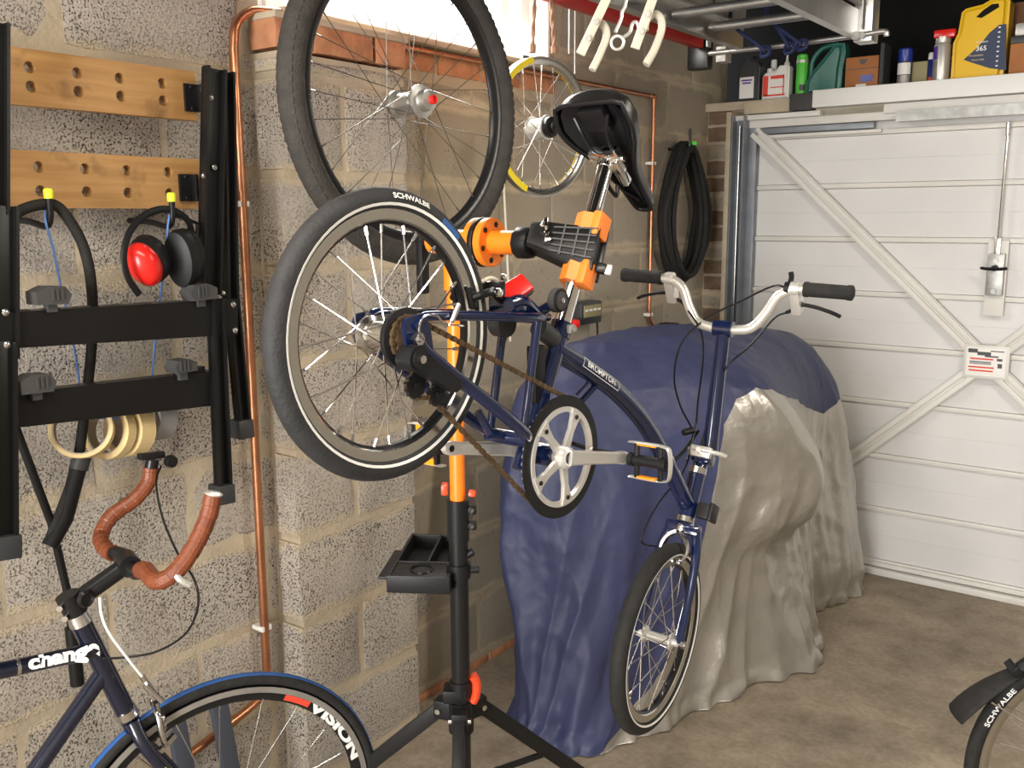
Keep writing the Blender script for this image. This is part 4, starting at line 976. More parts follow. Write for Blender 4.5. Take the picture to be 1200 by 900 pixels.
MB().lathe([(0.0095, 0.060), (0.0095, 0.070), (0.007, 0.072), (0.007, 0.067), (0.003, 0.067)], HC, hax, 14).build('axle_cap', 'red', hp['hub'])
# tread knobs on the fat tyre
m = MB()
for i in range(110):
    t = 2*PI*i/110
    for r, w, in ((0.3352, 0.008), (0.3352, -0.008), (0.3288, 0.0185), (0.3288, -0.0185)):
        tt = t + (0.02 if w > 0 else 0); p = HC + RH @ Vector(((r*KH-0.0006)*math.cos(tt), (r*KH-0.0006)*math.sin(tt), w))
        rd = (RH @ Vector((math.cos(tt), math.sin(tt), w*26))).normalized(); td_ = (RH @ Vector((-math.sin(tt), math.cos(tt), 0)))
        m.box(p, (0.011, 0.008, 0.005), Matrix((td_, rd.cross(td_), rd)).transposed())
m.build('tread_blocks', 'tyre_old', hp['tyre'], smooth=False, kind='stuff')
hk_ = single(MB().tube(smooth_path([HC+Vector((-0.025, 0, 0.279)), HC+Vector((-0.045, 0, 0.281)), HC+Vector((-0.055, 0, 0.32)), HC+Vector((-0.055, 0, 0.42)), HC+Vector((-0.055, 0, 0.56)), HC+Vector((-0.055, 0, 0.65)), HC+Vector((-0.055, 0, 0.806))], 6), 0.005, 8), 'ceiling_hook', 'black_metal', 'black steel hook holding the fat-tyred wheel from the ceiling', 'hook')

YC = Vector((-1.66, 2.387, 1.843))
yw = thing('bare_bicycle_wheel', YC-Vector((0, 0, 0.2)), 'bare yellow and silver bicycle wheel without tyre, hung on rope', 'wheel')
yax = Vector((0.985, -0.17, -0.02)).normalized()
rimy = [(0.203, 0.013), (0.200, 0.0135), (0.188, 0.012), (0.180, 0.005), (0.180, -0.005), (0.188, -0.012), (0.200, -0.0135), (0.203, -0.013), (0.203, -0.010), (0.192, -0.008), (0.192, 0.008), (0.203, 0.010)]
huby = [(0.004, -0.075), (0.005, -0.045), (0.010, -0.045), (0.033, -0.040), (0.036, -0.036), (0.030, -0.030), (0.030, 0.020), (0.036, 0.024), (0.036, 0.028), (0.020, 0.032)]
yp, RY = wheel(yw, YC, yax, 0, 0, None, 0.180, rimy, 'rim_silver', 28, huby, 'silver_paint', (0.034, 0.026, -0.038), 0.0013)
m = MB(); m.lathe([(0.022, 0.030), (0.030, 0.030), (0.032, 0.036), (0.030, 0.044), (0.022, 0.046), (0.016, 0.046), (0.016, 0.056), (0.010, 0.058)], YC, yax, 24); m.cyl(YC+yax*0.05, YC+yax*0.09, 0.005, 8); m.build('driver', 'black_metal', yp['hub'])
m = MB(); a = angle_of(RY, YC, YC+Vector((0, -0.2, 0.02))); ring(m, YC, RY, 0.181, 0.2005, -0.0100, -0.0140, 0, 2*PI, 60, -0.0008); m.build('yellow_sidewall', 'yellow_rim', yp['rim'])
m = MB(); ring(m, YC, RY, 0.186, 0.2036, 0.0142, 0.0142, a-1.2, a+1.3, 30, 0.0008); m.build('yellow_sidewall', 'yellow_rim', yp['rim'])
def twist_rope(pts, r, turns, name, m1, label, cat, group=None):
    P = smooth_path(pts, 10); mb = MB(); n = len(P)
    for ph in (0, PI):
        Q_ = []
        for i, p in enumerate(P):
            t = turns*2*PI*i/n+ph; Q_.append(p+Vector((math.cos(t)*r*0.55, math.sin(t)*r*0.55, 0)))
        mb.tube(Q_, r*0.62, 6)
    mb.tube(P[:2] if P[0].z < P[-1].z else P[-2:], r*1.6, 8)
    return single(mb, name, m1, label, cat, group)
ry = Vector((-1.66, 2.36, 2.035))
twist_rope([onx(624, 62, -1.62), onx(628, -40, -1.62), onx(630, -110, -1.62)], 0.006, 26, 'rope', 'rope', 'brown twisted rope tied at yellow rim, in front of window', 'rope')
twist_rope([onx(650, 62, -1.62), onx(645, -20, -1.62), onx(643, -110, -1.62)], 0.007, 26, 'rope', 'rope', 'thicker brown twisted rope hanging beside the red bar', 'rope')
single(MB().tube(smooth_path([onx(588, 96, -1.93), onx(590, 200, -1.935), onx(594, 290, -1.935), onx(596, 340, -1.935), onx(598, 400, -1.935)], 6), 0.004, 8), 'electric_flex', 'white_cord', 'thin white flex running down the block wall behind the stand', 'flex')

# ================================================================ COPPER PIPES
def clip(x, y, z, parent, horiz=True):
    m = MB(); m.box((x-0.018, y, z), (0.03, 0.034, 0.012), bev=0.002); m.box((x, y-0.012, z), (0.02, 0.008, 0.014), bev=0.002); m.box((x, y+0.012, z), (0.02, 0.008, 0.014), bev=0.002); m.build('pipe_clip', 'white', parent)
XC = -1.935
cp = thing('copper_pipe', (XC, 1.492, 0.37), 'long copper pipe running down the blockwork beside the workbench', 'pipe')
pth = smooth_path([(XC, 1.70, 2.088), (XC, 1.60, 2.082), (XC, 1.545, 2.072), (XC, 1.503, 2.035), (XC, 1.492, 1.98)], 6)+[Vector((XC, 1.494, 1.5)), Vector((XC, 1.492, 1.0)), Vector((XC, 1.490, 0.375))]
pth = [p for i, p in enumerate(pth) if i >= 7]
MB().tube([Vector((XC, 1.64, 2.085))]+pth, 0.0112, 14).build('riser', 'copper', cp)
lo = smooth_path([(XC, 1.490, 0.40), (XC, 1.489, 0.36), (XC, 1.475, 0.325), (XC, 1.44, 0.305), (XC, 1.36, 0.285), (XC, 1.15, 0.24), (XC, 0.9, 0.19)], 5)
MB().tube(lo, 0.0112, 14).build('tail', 'copper', cp)
MB().tube([(XC, 1.492, 1.645), (XC, 1.492, 1.70)], 0.0132, 14).build('coupling', 'copper', cp); MB().tube([(XC, 1.38, 0.290), (XC, 1.33, 0.279)], 0.0135, 14).build('coupling', 'copper', cp)
for z in (1.615, 0.505): clip(XC, 1.492, z, cp)
XF = -1.945
cp2 = thing('copper_pipe', (XF, 3.616, 1.06), 'thin copper pipe bending down the far wall by the cable coil', 'pipe')
MB().tube([(XF, 2.06, 2.066), (XF, 2.6, 2.068), (XF, 3.617, 2.071)], 0.0085, 12).build('run', 'copper', cp2)
MB().tube(smooth_path([(XF, 3.617, 2.071), (XF, 3.6165, 1.9), (XF, 3.616, 1.3), (XF, 3.617, 1.16), (XF, 3.64, 1.12), (XF+0.01, 3.69, 1.075), (XF+0.015, 3.72, 1.045), (XF+0.015, 3.725, 0.95)], 6), 0.0085, 12).build('drop', 'copper', cp2)
m = MB(); m.tube([(XF, 3.58, 2.071), (XF, 3.628, 2.071)], 0.0105, 12); m.tube([(XF, 3.617, 2.03), (XF, 3.617, 2.078)], 0.0105, 12); m.build('elbow', 'copper', cp2)
for z in (1.80, 1.16): clip(XF, 3.617, z, cp2)
single(MB().box((XW+0.035, 3.775, 1.075), (0.07, 0.06, 0.07), bev=0.004), 'socket_box', 'black_plastic', 'small black box on the wall beside the bent copper pipe', 'box')

# ================================================================ ROAD BICYCLE (left foreground)
XB = -1.513
rax = Vector((0.944, -0.330, 0)).normalized(); rfw = Vector((0.330, 0.944, 0)).normalized()
RC = Vector((XB, 1.046, 0.338))
def LV(a, b, c): return rax*a + rfw*b + Vector((0, 0, c))
def rpl(px, py, x): return onpl(px, py, RC+rax*(x-XB), rax)
road = thing('road_bicycle', (XB, 1.046, 0), 'navy road bicycle with brown bullhorn bar tape and blue tyre', 'bicycle')
rimr = [(0.312, 0.0105), (0.298, 0.0105), (0.288, 0.008), (0.280, 0.003), (0.280, -0.003), (0.288, -0.008), (0.298, -0.0105), (0.312, -0.0105), (0.312, -0.008), (0.302, -0.006), (0.302, 0.006), (0.312, 0.008)]
hubs = [(0.004, -0.052), (0.007, -0.048), (0.008, -0.038), (0.019, -0.036), (0.019, -0.032), (0.010, -0.028), (0.010, 0.028), (0.019, 0.032), (0.019, 0.036), (0.008, 0.038), (0.007, 0.048), (0.004, 0.052)]
rp, RR = wheel(road, RC, rax, 0.3245, 0.0125, 'rubber', 0.281, rimr, 'black_metal', 20, hubs, 'silver_paint', (0.018, 0.034, -0.034), 0.0012, 0.12)
m = MB(); ring(m, RC, RR, 0.299, 0.311, 0.0109, 0.0109, 0, 2*PI, 72, 0.0004); m.build('brake_track', 'alu_dull', rp['rim'])
prof = []
for k in range(9):
    t = -0.62+1.24*k/8; prof.append((0.3245+0.0133*math.cos(t), 0.0133*math.sin(t)))
prof += [(r-0.0012, h*0.95) for r, h in prof[::-1]]
m = MB().lathe(prof, RC, rax, 72, closed=True); m.build('tread', 'blue_tread', rp['tyre'])
a = angle_of(RR, RC, rpl(385, 830, XB))
a1 = angle_of(RR, RC, rpl(352, 812, XB))
sgn = -1
t_ = arc_text('VISION', RC, RR, 0.2925, 0.0112, 0.031, a-0.16, -1, 0.0016, 1.9); t_.build('lettering', 'white_print', rp['rim'], smooth=False)
m = MB(); ring(m, RC, RR, 0.286, 0.2985, 0.0092, 0.0112, a1-0.09, a1+0.12, 10, 0.0006); m.build('red_decal', 'red_print', rp['rim'])
# frame
ht0, ht1 = rpl(94, 728, XB), rpl(147, 833, XB)
hd = (ht1-ht0).normalized()
m = MB(); m.tube([ht0, ht1], 0.0185, 20); m.build('head_tube', 'navy_dark', road)
m = MB(); m.tube([ht0-hd*0.022, ht0+hd*0.004], lambda t: 0.0165+0.004*t, 20); m.build('headset_race', 'steel', road); MB().tube([ht1-hd*0.004, ht1+hd*0.012], 0.0215, 20).build('headset_race', 'steel', road)
# the frame points a little less to the right than the turned front wheel
hmid = (ht0+ht1)/2; rax2 = Vector((0.9903, -0.1392, 0)).normalized(); rfw2 = Vector((0.1392, 0.9903, 0)).normalized()
def LV2(a, b, c): return rax2*a + rfw2*b + Vector((0, 0, c))
def rpl2(px, py, x): return onpl(px, py, hmid+rax2*(x-XB), rax2)
tt0 = rpl2(112, 762, XB); tt1 = tt0+(rpl2(0, 786, XB)-tt0)*6.2
m = MB(); m.tube([tt0, tt1], 0.0148, 18); tt = m.build('top_tube', 'navy_dark', road)
d0 = rpl2(122, 786, XB); d1 = d0+(rpl2(40, 905, XB)-d0).normalized()*0.62
m = MB(); m.tube([d0, d1], 0.0162, 18); m.build('down_tube', 'navy_dark', road)
bbp = d1; stp = tt1
m = MB(); m.tube([bbp, tt1+(tt1-bbp)*0.06], 0.0150, 18); m.build('seat_tube', 'navy_dark', road)
RWc = bbp-rfw2*0.405; RWc.z = 0.338
m = MB()
for s in (1, -1): m.tube([bbp+LV2(0.025*s, -0.02, 0), RWc+LV2(0.06*s, 0, 0)], 0.008, 10); m.tube([tt1+LV2(0.012*s, -0.01, -0.02), RWc+LV2(0.06*s, 0, 0)], 0.0065, 10)
m.build('rear_stays', 'navy_dark', road)
m = MB(); sdir = (tt1-bbp).normalized(); sp0 = tt1+sdir*0.03; m.tube([sp0, sp0+sdir*0.12], 0.0135, 14); m.build('seatpost', 'black_metal', road)
m = MB(); c0 = sp0+sdir*0.13
vs = []; fs = []; n = 12
for (t, hwid, top) in ((-0.13, 0.05, 0.015), (-0.10, 0.07, 0.022), (-0.04, 0.060, 0.018), (0.02, 0.03, 0.01), (0.10, 0.018, 0.006), (0.14, 0.010, 0.0)):
    for k in range(n):
        aa = PI*k/(n-1); vs.append(c0+LV2(math.cos(aa)*hwid, t, top-0.04+0.04*math.sin(aa)**0.6 if 0 < k < n-1 else top-0.04))
for i in range(5):
    for k in range(n-1): fs.append((i*n+k, i*n+k+1, (i+1)*n+k+1, (i+1)*n+k))
fs += [tuple(range(n)), tuple(range(5*n, 6*n))]
m.raw(vs, fs).build('saddle', 'saddle_black', road)
wheel(road, RWc, rax2, 0.3245, 0.0125, 'rubber', 0.281, rimr, 'black_metal', 20, hubs, 'silver_paint', (0.018, 0.034, -0.034), 0.0012, 0.3)
m = MB(); m.cyl(bbp+LV2(-0.04, 0, 0), bbp+LV2(0.055, 0, 0), 0.019, 16); m.lathe([(0.085, 0.05), (0.098, 0.05), (0.098, 0.053), (0.085, 0.053)], bbp, rax2, 40, closed=True); m.bar(bbp+LV2(0.056, 0, 0), bbp+LV2(0.062, 0.06, -0.155), 0.026, 0.012, bev=0.003); m.bar(bbp+LV2(-0.056, 0, 0), bbp+LV2(-0.062, -0.06, 0.155), 0.026, 0.012, bev=0.003); m.build('crankset', 'alu_dull', road)
# fork
cr = ht1+hd*0.030
m = MB(); m.tube([ht1+hd*0.010, cr+hd*0.01], 0.0175, 16)
for s in (1, -1): m.tube(smooth_path([cr+LV(0.012*s, 0, 0.008), cr+hd*0.05+LV(0.034*s, 0.004, 0), cr+(RC-cr)*0.6+LV(0.046*s, -0.004, 0), RC+LV(0.050*s, 0, 0)], 5), lambda t: 0.0145-0.006*t, 14)
fkr = m.build('fork', 'navy_dark', road)
m = MB()
for s in (1,): m.box(cr+(RC-cr)*0.30+LV(0.0475, -0.004, 0), (0.002, 0.014, 0.010), frame((1, 0, 0.1), (RC-cr)), bev=0.0)
m.build('yellow_sticker', 'yellow_rim', fkr)
# front brake caliper
bm0 = cr+LV(0, 0.030, 0.0)
m = MB()
for s in (1, -1):
    m.tube(smooth_path([bm0+LV(0.0, 0.006, 0.004), bm0+LV(0.026*s, 0.012, 0.020), bm0+LV(0.036*s, 0.014, -0.006), bm0+LV(0.032*s, 0.018, -0.036), bm0+LV(0.022*s, 0.022, -0.052)], 5), 0.0065, 10)
    m.box(bm0+LV(0.018*s, 0.028, -0.052), (0.010, 0.040, 0.011), Matrix.Rotation(0.5, 3, 'X'), bev=0.002)
m.tube([bm0+LV(0.026, 0.014, 0.022), bm0+LV(0.040, 0.008, 0.050)], 0.005, 8); m.cyl(bm0+LV(0, -0.03, 0.0), bm0+LV(0, 0.024, 0.0), 0.0045, 8); m.lathe([(0.008, 0), (0.009, 0.006), (0.004, 0.009)], bm0+LV(0.030, 0.016, -0.010), (1, 0, 0), 12)
m.lathe([(0.010, 0), (0.010, 0.007), (0.005, 0.010)], bm0+LV(0.012, 0.020, -0.002), (0.6, 1, 0), 12)
m.build('front_brake', 'steel', road)
# stem and bullhorn bars
HBc = rpl(150, 660, XB); stq = ht0-hd*0.030
m = MB(); m.tube([stq+hd*0.012, stq-hd*0.028], 0.021, 18); m.tube([stq-hd*0.008, HBc-(HBc-stq).normalized()*0.012], 0.0165, 16); m.tube([HBc-rax*0.024, HBc+rax*0.024], 0.0205, 18); m.lathe([(0.015, 0), (0.017, 0.006), (0.012, 0.010), (0.010, 0.006)], stq-hd*0.010+LV(0.016, 0.02, 0.01), (1, 0, 0), 16); sm = m.build('stem', 'black_metal', road)
for dz in (-0.010, 0.012): MB().cyl(stq-hd*dz+LV(0.004, -0.016, 0), stq-hd*dz+LV(0.022, -0.022, 0), 0.0055, 10).build('stem_bolt', 'steel', sm)
for dx in (-0.014, 0.014): MB().cyl(HBc+LV(dx, 0.012, 0.008), HBc+LV(dx, 0.020, 0.013), 0.0045, 8).build('stem_bolt', 'steel', sm)
def xat(px, py, x): return rpl(px, py, x)
Rb_ = [HBc, HBc+rax*0.06, rpl(170, 668, XB+0.10), rpl(183, 681, XB+0.16), rpl(205, 671, XB+0.185), rpl(228, 640, XB+0.19), rpl(244, 605, XB+0.19), rpl(250, 580, XB+0.19)]
Lb_ = [HBc, HBc-rax*0.06, rpl(127, 646, XB-0.10), rpl(118, 630, XB-0.16), rpl(130, 606, XB-0.185), rpl(158, 585, XB-0.19), rpl(174, 565, XB-0.19), rpl(177, 548, XB-0.19)]
hb = MB().tube(smooth_path([p for p in Lb_[::-1]]+[p for p in Rb_[1:]], 5), 0.0125, 12).build('handlebar', 'black_metal', road)
for pts in (Rb_, Lb_):
    P = smooth_path(pts[1:], 24); P = P[14:]; n = len(P)
    acc = [0]
    for i in range(1, n): acc.append(acc[-1]+(P[i]-P[i-1]).length)
    tot = acc[-1]
    def rr(t): s_ = acc[min(int(round(t*(n-1))), n-1)]/0.023; return 0.0160-0.0013*(s_ % 1.0)
    MB().tube(P, rr, 14).build('bar_tape', 'leather', hb, ang=13)
MB().lathe([(0.0150, 0), (0.0160, 0.003), (0.011, 0.006)], Rb_[-1], (Rb_[-1]-Rb_[-2]).normalized(), 14).build('bar_end_plug', 'silver_paint', hb)
e = Lb_[-1]; ed = (Lb_[-1]-Lb_[-2]).normalized()
m = MB(); m.tube([e, e+ed*0.016], 0.0135, 12); m.box(e+ed*0.026+LV(0.0, -0.004, 0), (0.020, 0.055, 0.014), Matrix.Rotation(-0.1, 3, 'X'), bev=0.004); m.lathe([(0.012, -0.008), (0.014, 0), (0.012, 0.008)], e+ed*0.014+LV(0.010, 0.034, -0.004), (1, 0, 0), 14); m.build('brake_lever_pod', 'black_metal', hb)
MB().tube(smooth_path([rpl(203, 668, XB+0.19), rpl(211, 679, XB+0.20), rpl(222, 685, XB+0.20)], 4), 0.006, 8).build('brake_lever', 'silver_paint', hb)
# cables
MB().tube(smooth_path([e+LV(0, 0.02, 0), rpl(183, 565, -1.66), rpl(190, 605, -1.60), rpl(208, 648, -1.52), rpl(228, 680, -1.42), rpl(232, 710, -1.40), rpl(218, 742, -1.42), rpl(185, 763, -1.46), rpl(150, 770, -1.48), rpl(120, 772, -1.485)], 6), 0.0022, 6).build('brake_cable', 'black_plastic', road)
MB().tube(smooth_path([rpl(117, 700, -1.47), rpl(119, 720, -1.46), rpl(128, 742, -1.455), rpl(150, 772, -1.455), rpl(166, 792, -1.46)], 6), 0.0026, 6).build('front_brake_cable', 'white', road)
m = MB(); m.tube([rpl(166, 792, -1.46), rpl(178, 808, -1.46)], 0.005, 8); m.tube([rpl(170, 803, -1.455), rpl(190, 822, -1.455)], 0.0055, 8); m.build('cable_adjuster', 'steel', road)
# frame lettering, wrapped round the tube
ld_ = (tt0-tt1).normalized(); mid = rpl2(84, 765, XB)
vs, fs = text('change', 0.046, 0.0024)
x0_, x1_ = min(v.x for v in vs), max(v.x for v in vs); y0_, y1_ = min(v.y for v in vs), max(v.y for v in vs); upv = LV2(1, 0, 0).cross(ld_).normalized()
if upv.z < 0: upv = -upv
out = []
mid = rpl2(71, 769, XB); mid = tt0 - ld_*((tt0-mid).dot(ld_))
for v in vs:
    fy = (v.y-y0_)/(y1_-y0_); yy_ = (-0.0154+fy/0.223*0.0060 if fy < 0.223 else (-0.0094+(fy-0.223)/0.564*0.0198 if fy < 0.787 else 0.0104+(fy-0.787)/0.213*0.0048)); xx_ = ((v.x-x0_)/(x1_-x0_)*2-1)*0.060; ta_ = 0.32+yy_/0.0172; rl_ = 0.0176+0.0085*max(0, min(1, (xx_-0.026)/0.016)); out.append(mid+ld_*xx_+LV2(1, 0, 0)*(math.cos(ta_)*rl_)+upv*(math.sin(ta_)*rl_))
MB().raw(out, fs).build('lettering', 'white_print', tt, smooth=False)
q = tt0-ld_*0.135
MB().tube([q-ld_*0.003, q+ld_*0.003], 0.0158, 16).build('cable_band', 'steel', tt)

# ================================================================ FOLDING WORKBENCH HUNG ON THE WALL
wbk = thing('folding_workbench', (-1.84, 1.1, 0.93), 'folded black portable workbench with two drilled wooden jaws hanging on wall', 'workbench')
XJ = -1.872
def jaw_board(z0, z1, dz):
    """board along y with real dog holes; front at XJ"""
    Y0, Y1, T = 0.60, 1.335, 0.026; H = z1-z0
    cols = [onx(px, py, XJ).y for px, py in ((34, 70), (90, 78), (140, 86), (190, 95))]
    d = cols[1]-cols[0]; cols = [cols[0]-2*d, cols[0]-d]+cols
    rows = [z0+H*0.34, z0+H*0.68] if dz == 0 else [z0+H*0.30, z0+H*0.72]
    R = 0.0115; N = 12
    bm = bmesh.new()
    ycuts = [Y0]+[v for c in cols if Y0+0.03 < c for v in (c-0.02, c+0.02)]+[Y1]
    zcuts = [z0, rows[0]-0.016, rows[0]+0.016, rows[1]-0.016, rows[1]+0.016, z1]
    mb = MB()
    good = [c for c in cols if c > Y0+0.03]
    for a in range(len(ycuts)-1):
        for b in range(5):
            ya, yb, za, zb = ycuts[a], ycuts[a+1], zcuts[b], zcuts[b+1]
            if a % 2 == 1 and b in (1, 3):
                cy_, cz_ = (ya+yb)/2, (za+zb)/2; o = len(mb.v); sq = []; ci = []
                for k in range(N):
                    t = 2*PI*k/N+PI/4; c_, s_ = math.cos(t), math.sin(t); mx = max(abs(c_), abs(s_))
                    sq.append((cy_+c_/mx*(yb-ya)/2, cz_+s_/mx*(zb-za)/2)); ci.append((cy_+R*c_, cz_+R*s_))
                for (xx) in (XJ, XJ-T):
                    for p in sq: mb.v.append(Vector((xx, p[0], p[1])))
                    for p in ci: mb.v.append(Vector((xx, p[0], p[1])))
                for k in range(N):
                    j = (k+1) % N
                    mb.f.append((o+k, o+j, o+N+j, o+N+k)); mb.f.append((o+2*N+k, o+3*N+k, o+3*N+j, o+2*N+j)); mb.f.append((o+N+k, o+N+j, o+3*N+j, o+3*N+k))
            else:
                o = len(mb.v)
                for xx in (XJ, XJ-T):
                    for p in ((ya, za), (yb, za), (yb, zb), (ya, zb)): mb.v.append(Vector((xx, p[0], p[1])))
                mb.f.append((o, o+1, o+2, o+3)); mb.f.append((o+4, o+7, o+6, o+5))
    # outer edges
    for (p, q) in (((Y0, z0), (Y1, z0)), ((Y1, z0), (Y1, z1)), ((Y1, z1), (Y0, z1)), ((Y0, z1), (Y0, z0))):
        o = len(mb.v)
        for xx, r_ in ((XJ, p), (XJ, q), (XJ-T, q), (XJ-T, p)): mb.v.append(Vector((xx, r_[0], r_[1])))
        mb.f.append((o, o+1, o+2, o+3))
    bm.free(); return mb
jaw_board(1.797, 1.903, 0).build('jaw_board', 'bamboo', wbk, smooth=False)
jaw_board(1.602, 1.712, 1).build('jaw_board', 'bamboo', wbk, smooth=False)
# steel end brackets of the boards
for (pa, pb) in (((219, 98), (234, 132)), ((213, 204), (228, 236))):
    a, b = onx(*pa, -1.868), onx(*pb, -1.868); c0 = (a+b)/2
    m = MB(); m.box((-1.866, c0.y, c0.z), (0.006, b.y-a.y+0.02, abs(a.z-b.z)), bev=0.001); m.box((-1.858, c0.y+0.010, c0.z), (0.02, 0.006, abs(a.z-b.z)), bev=0.001); br = m.build('board_bracket', 'black_metal', wbk)
    m = MB()
    for sz in (-1, 1): m.cyl((-1.864, c0.y-0.006, c0.z+sz*0.024), (-1.860, c0.y-0.006, c0.z+sz*0.024), 0.0045, 10)
    m.build('bracket_screw', 'steel', br)
def leg(p0, p1, x0, x1, w, th, foot=True, name='leg'):
    a = onx(*p0, x0); b = onx(*p1, x1)
    m = MB(); m.bar(a, b, w, th, up=(1, 0, 0), bev=0.003); d = (b-a).normalized()
    sdv = d.cross(Vector((1, 0, 0))).normalized()
    for s in (-1, 1): m.bar(a+sdv*(w/2-0.003)*s+Vector((0.010, 0, 0)), b+sdv*(w/2-0.003)*s+Vector((0.010, 0, 0)), 0.006, 0.02, up=(1, 0, 0))
    o = m.build(name, 'black_paint', wbk)
    if foot: MB().box(b, (0.044, w+0.012, 0.045), Matrix((Vector((1, 0, 0)), sdv, d)).transposed(), bev=0.005).build('rubber_foot', 'charcoal', o)
    return o
leg((249, 80), (243, 345), -1.815, -1.815, 0.050, 0.012, False, 'side_arm')
leg((263, 84), (268, 352), -1.835, -1.82, 0.030, 0.010, False, 'side_arm')
leg((250, 350), (260, 578), -1.785, -1.76, 0.032, 0.016)
leg((268, 345), (283, 502), -1.83, -1.80, 0.030, 0.014)
leg((-9, 25), (-9, 250), -1.80, -1.80, 0.045, 0.014, False, 'side_arm')
leg((-3, 240), (-2, 420), -1.79, -1.78, 0.060, 0.016, False, 'side_arm')
leg((1, 400), (3, 640), -1.775, -1.75, 0.042, 0.016)
def cross_bar(pts, x, dpt, name, taper=0.0):
    tl, tr_, br_, bl = [onx(*p, x) for p in pts]
    m = MB(); o = []
    for dx in (0, -dpt):
        for p in (tl, tr_, br_, bl): m.v.append(p+Vector((dx, 0, 0)))
    m.f += [(0, 1, 2, 3), (4, 7, 6, 5), (0, 4, 5, 1), (1, 5, 6, 2), (2, 6, 7, 3), (3, 7, 4, 0)]
    return m.build(name, 'black_paint', wbk, smooth=False)
upper = cross_bar(((-60, 370), (279, 350), (279, 392), (-60, 413)), -1.77, 0.045, 'cross_bar')
lower = cross_bar(((-30, 466), (262, 434), (262, 474), (-30, 507)), -1.775, 0.035, 'cross_bar')
# slotted top edge of the upper bar
m = MB()
for i in range(7):
    p = onx(30+36*i, 370-(90+36*i)*20/339, -1.77); m.box((-1.792, p.y, p.z), (0.020, 0.030, 0.003), bev=0.001)
m.build('bar_slot', 'grey_plastic', upper)
def bolt(px, py, x, parent):
    p = onx(px, py, x); MB().lathe([(0.0075, 0), (0.0070, 0.003), (0.003, 0.006)], p, (1, 0, 0), 12).build('bolt', 'steel', parent)
for q in ((6, 366), (8, 404), (273, 357), (275, 387)): bolt(*q, -1.769, upper)
for q in ((258, 440), (259, 471)): bolt(*q, -1.774, lower)
for q in ((247, 114), (239, 206), (251, 196), (261, 344)): bolt(*q, -1.806, wbk)
def dog(px, py, parent, x=-1.772, s=1.0, flip=1):
    c0 = onx(px, py, x); m = MB()
    pol = [(-0.034, -0.014), (0.026, -0.016), (0.034, 0.002), (0.022, 0.018), (-0.010, 0.020), (-0.034, 0.010)]
    m.prism([(p[0]*s*flip, p[1]*s) for p in pol], c0-Vector((0.022, 0, 0)), (0, 1, 0), (0, 0, 1), 0.042)
    for i in range(3): m.box(c0+Vector((0.021, (0.006+0.009*i-0.01)*flip, 0.003)), (0.004, 0.004, 0.022))
    m.box(c0+Vector((0, 0, -0.02)), (0.018, 0.018, 0.02))
    return m.build('clamp_peg', 'grey_plastic', parent, smooth=False)
dog(58, 347, upper); dog(233, 343, upper, flip=-1); dog(40, 450, lower, flip=1); dog(212, 429, lower, s=0.8, flip=-1)
MB().box(onx(222, 436, -1.79), (0.02, 0.07, 0.02), bev=0.003).build('peg_bar', 'black_metal', lower)
# diagonal strut below
m = MB(); m.tube([onx(18, 500, -1.83), onx(60, 612, -1.84), onx(78, 690, -1.845), onx(92, 800, -1.85)], 0.0085, 10); m.tube([onx(84, 735, -1.85), onx(91, 802, -1.85)], 0.0145, 12); m.build('strut', 'black_paint', wbk)
# wall hooks with yellow tips
def wall_hook(px, py, label):
    t = onx(px, py, -1.80); root = Vector((XW, t.y, t.z-0.045))
    th = thing('wall_hook', root, label, 'hook')
    MB().tube(smooth_path([root-Vector((0.005, 0, 0)), root+Vector((0.08, 0, -0.004)), Vector((-1.82, t.y, t.z-0.058)), Vector((-1.802, t.y, t.z-0.04)), Vector((-1.80, t.y, t.z-0.004))], 5), 0.0065, 10).build('hook_rod', 'black_plastic', th)
    MB().lathe([(0.0085, -0.008), (0.0092, 0.0), (0.0092, 0.008), (0.007, 0.011)], Vector((-1.80, t.y, t.z+0.002)), (0, 0, 1), 12).build('hook_tip', 'yellow_tip', th)
    return t
h1 = wall_hook(57, 229, 'yellow-tipped black wall hook carrying the black cable lock')
h2 = wall_hook(201, 233, 'yellow-tipped black wall hook carrying the red ear defenders')

# ear defenders
em = thing('ear_defenders', onx(195, 345, -1.80), 'red and black ear defenders hanging from a yellow-tipped hook', 'ear defenders')
XE = -1.795
bandp = smooth_path([onx(163, 345, XE+0.02), onx(150, 325, XE+0.03), onx(145, 300, XE+0.03), onx(152, 272, XE+0.015), onx(170, 252, XE), onx(195, 245, XE-0.005), onx(217, 255, XE-0.01), onx(224, 270, XE-0.02), onx(224, 292, XE-0.02)], 6)
MB().tube(bandp, 0.0078, 10, flat=0.55, up=(1, 0, 0)).build('headband', 'black_plastic', em)
def cup(px, py, x, ax, mshell, rx, ry, name='ear_cup', tilt=0.0):
    c0 = onx(px, py, x); A = Vector(ax).normalized(); R = frame(A, Vector((0, math.sin(tilt), math.cos(tilt))))
    for part, mm, pr in (('cushion', 'black_plastic', [(0.55, -0.050), (0.95, -0.046), (1.04, -0.034), (1.02, -0.010), (0.92, -0.003)]), (name, mshell, [(0.90, -0.006), (0.96, 0.0), (0.92, 0.014), (0.72, 0.026), (0.35, 0.033), (0.02, 0.035)])):
        mb = MB(); vs = []; fs = []; n = 24
        for (r, h) in pr:
            for k in range(n):
                t = 2*PI*k/n; vs.append(c0+R @ Vector((r*rx*math.cos(t), r*ry*math.sin(t), h)))
        for i in range(len(pr)-1):
            for k in range(n): fs.append((i*n+k, i*n+(k+1) % n, (i+1)*n+(k+1) % n, (i+1)*n+k))
        fs.append(tuple(range(n))); fs.append(tuple(range((len(pr)-1)*n, len(pr)*n)))
        mb.raw(vs, fs).build(part, mm, em)
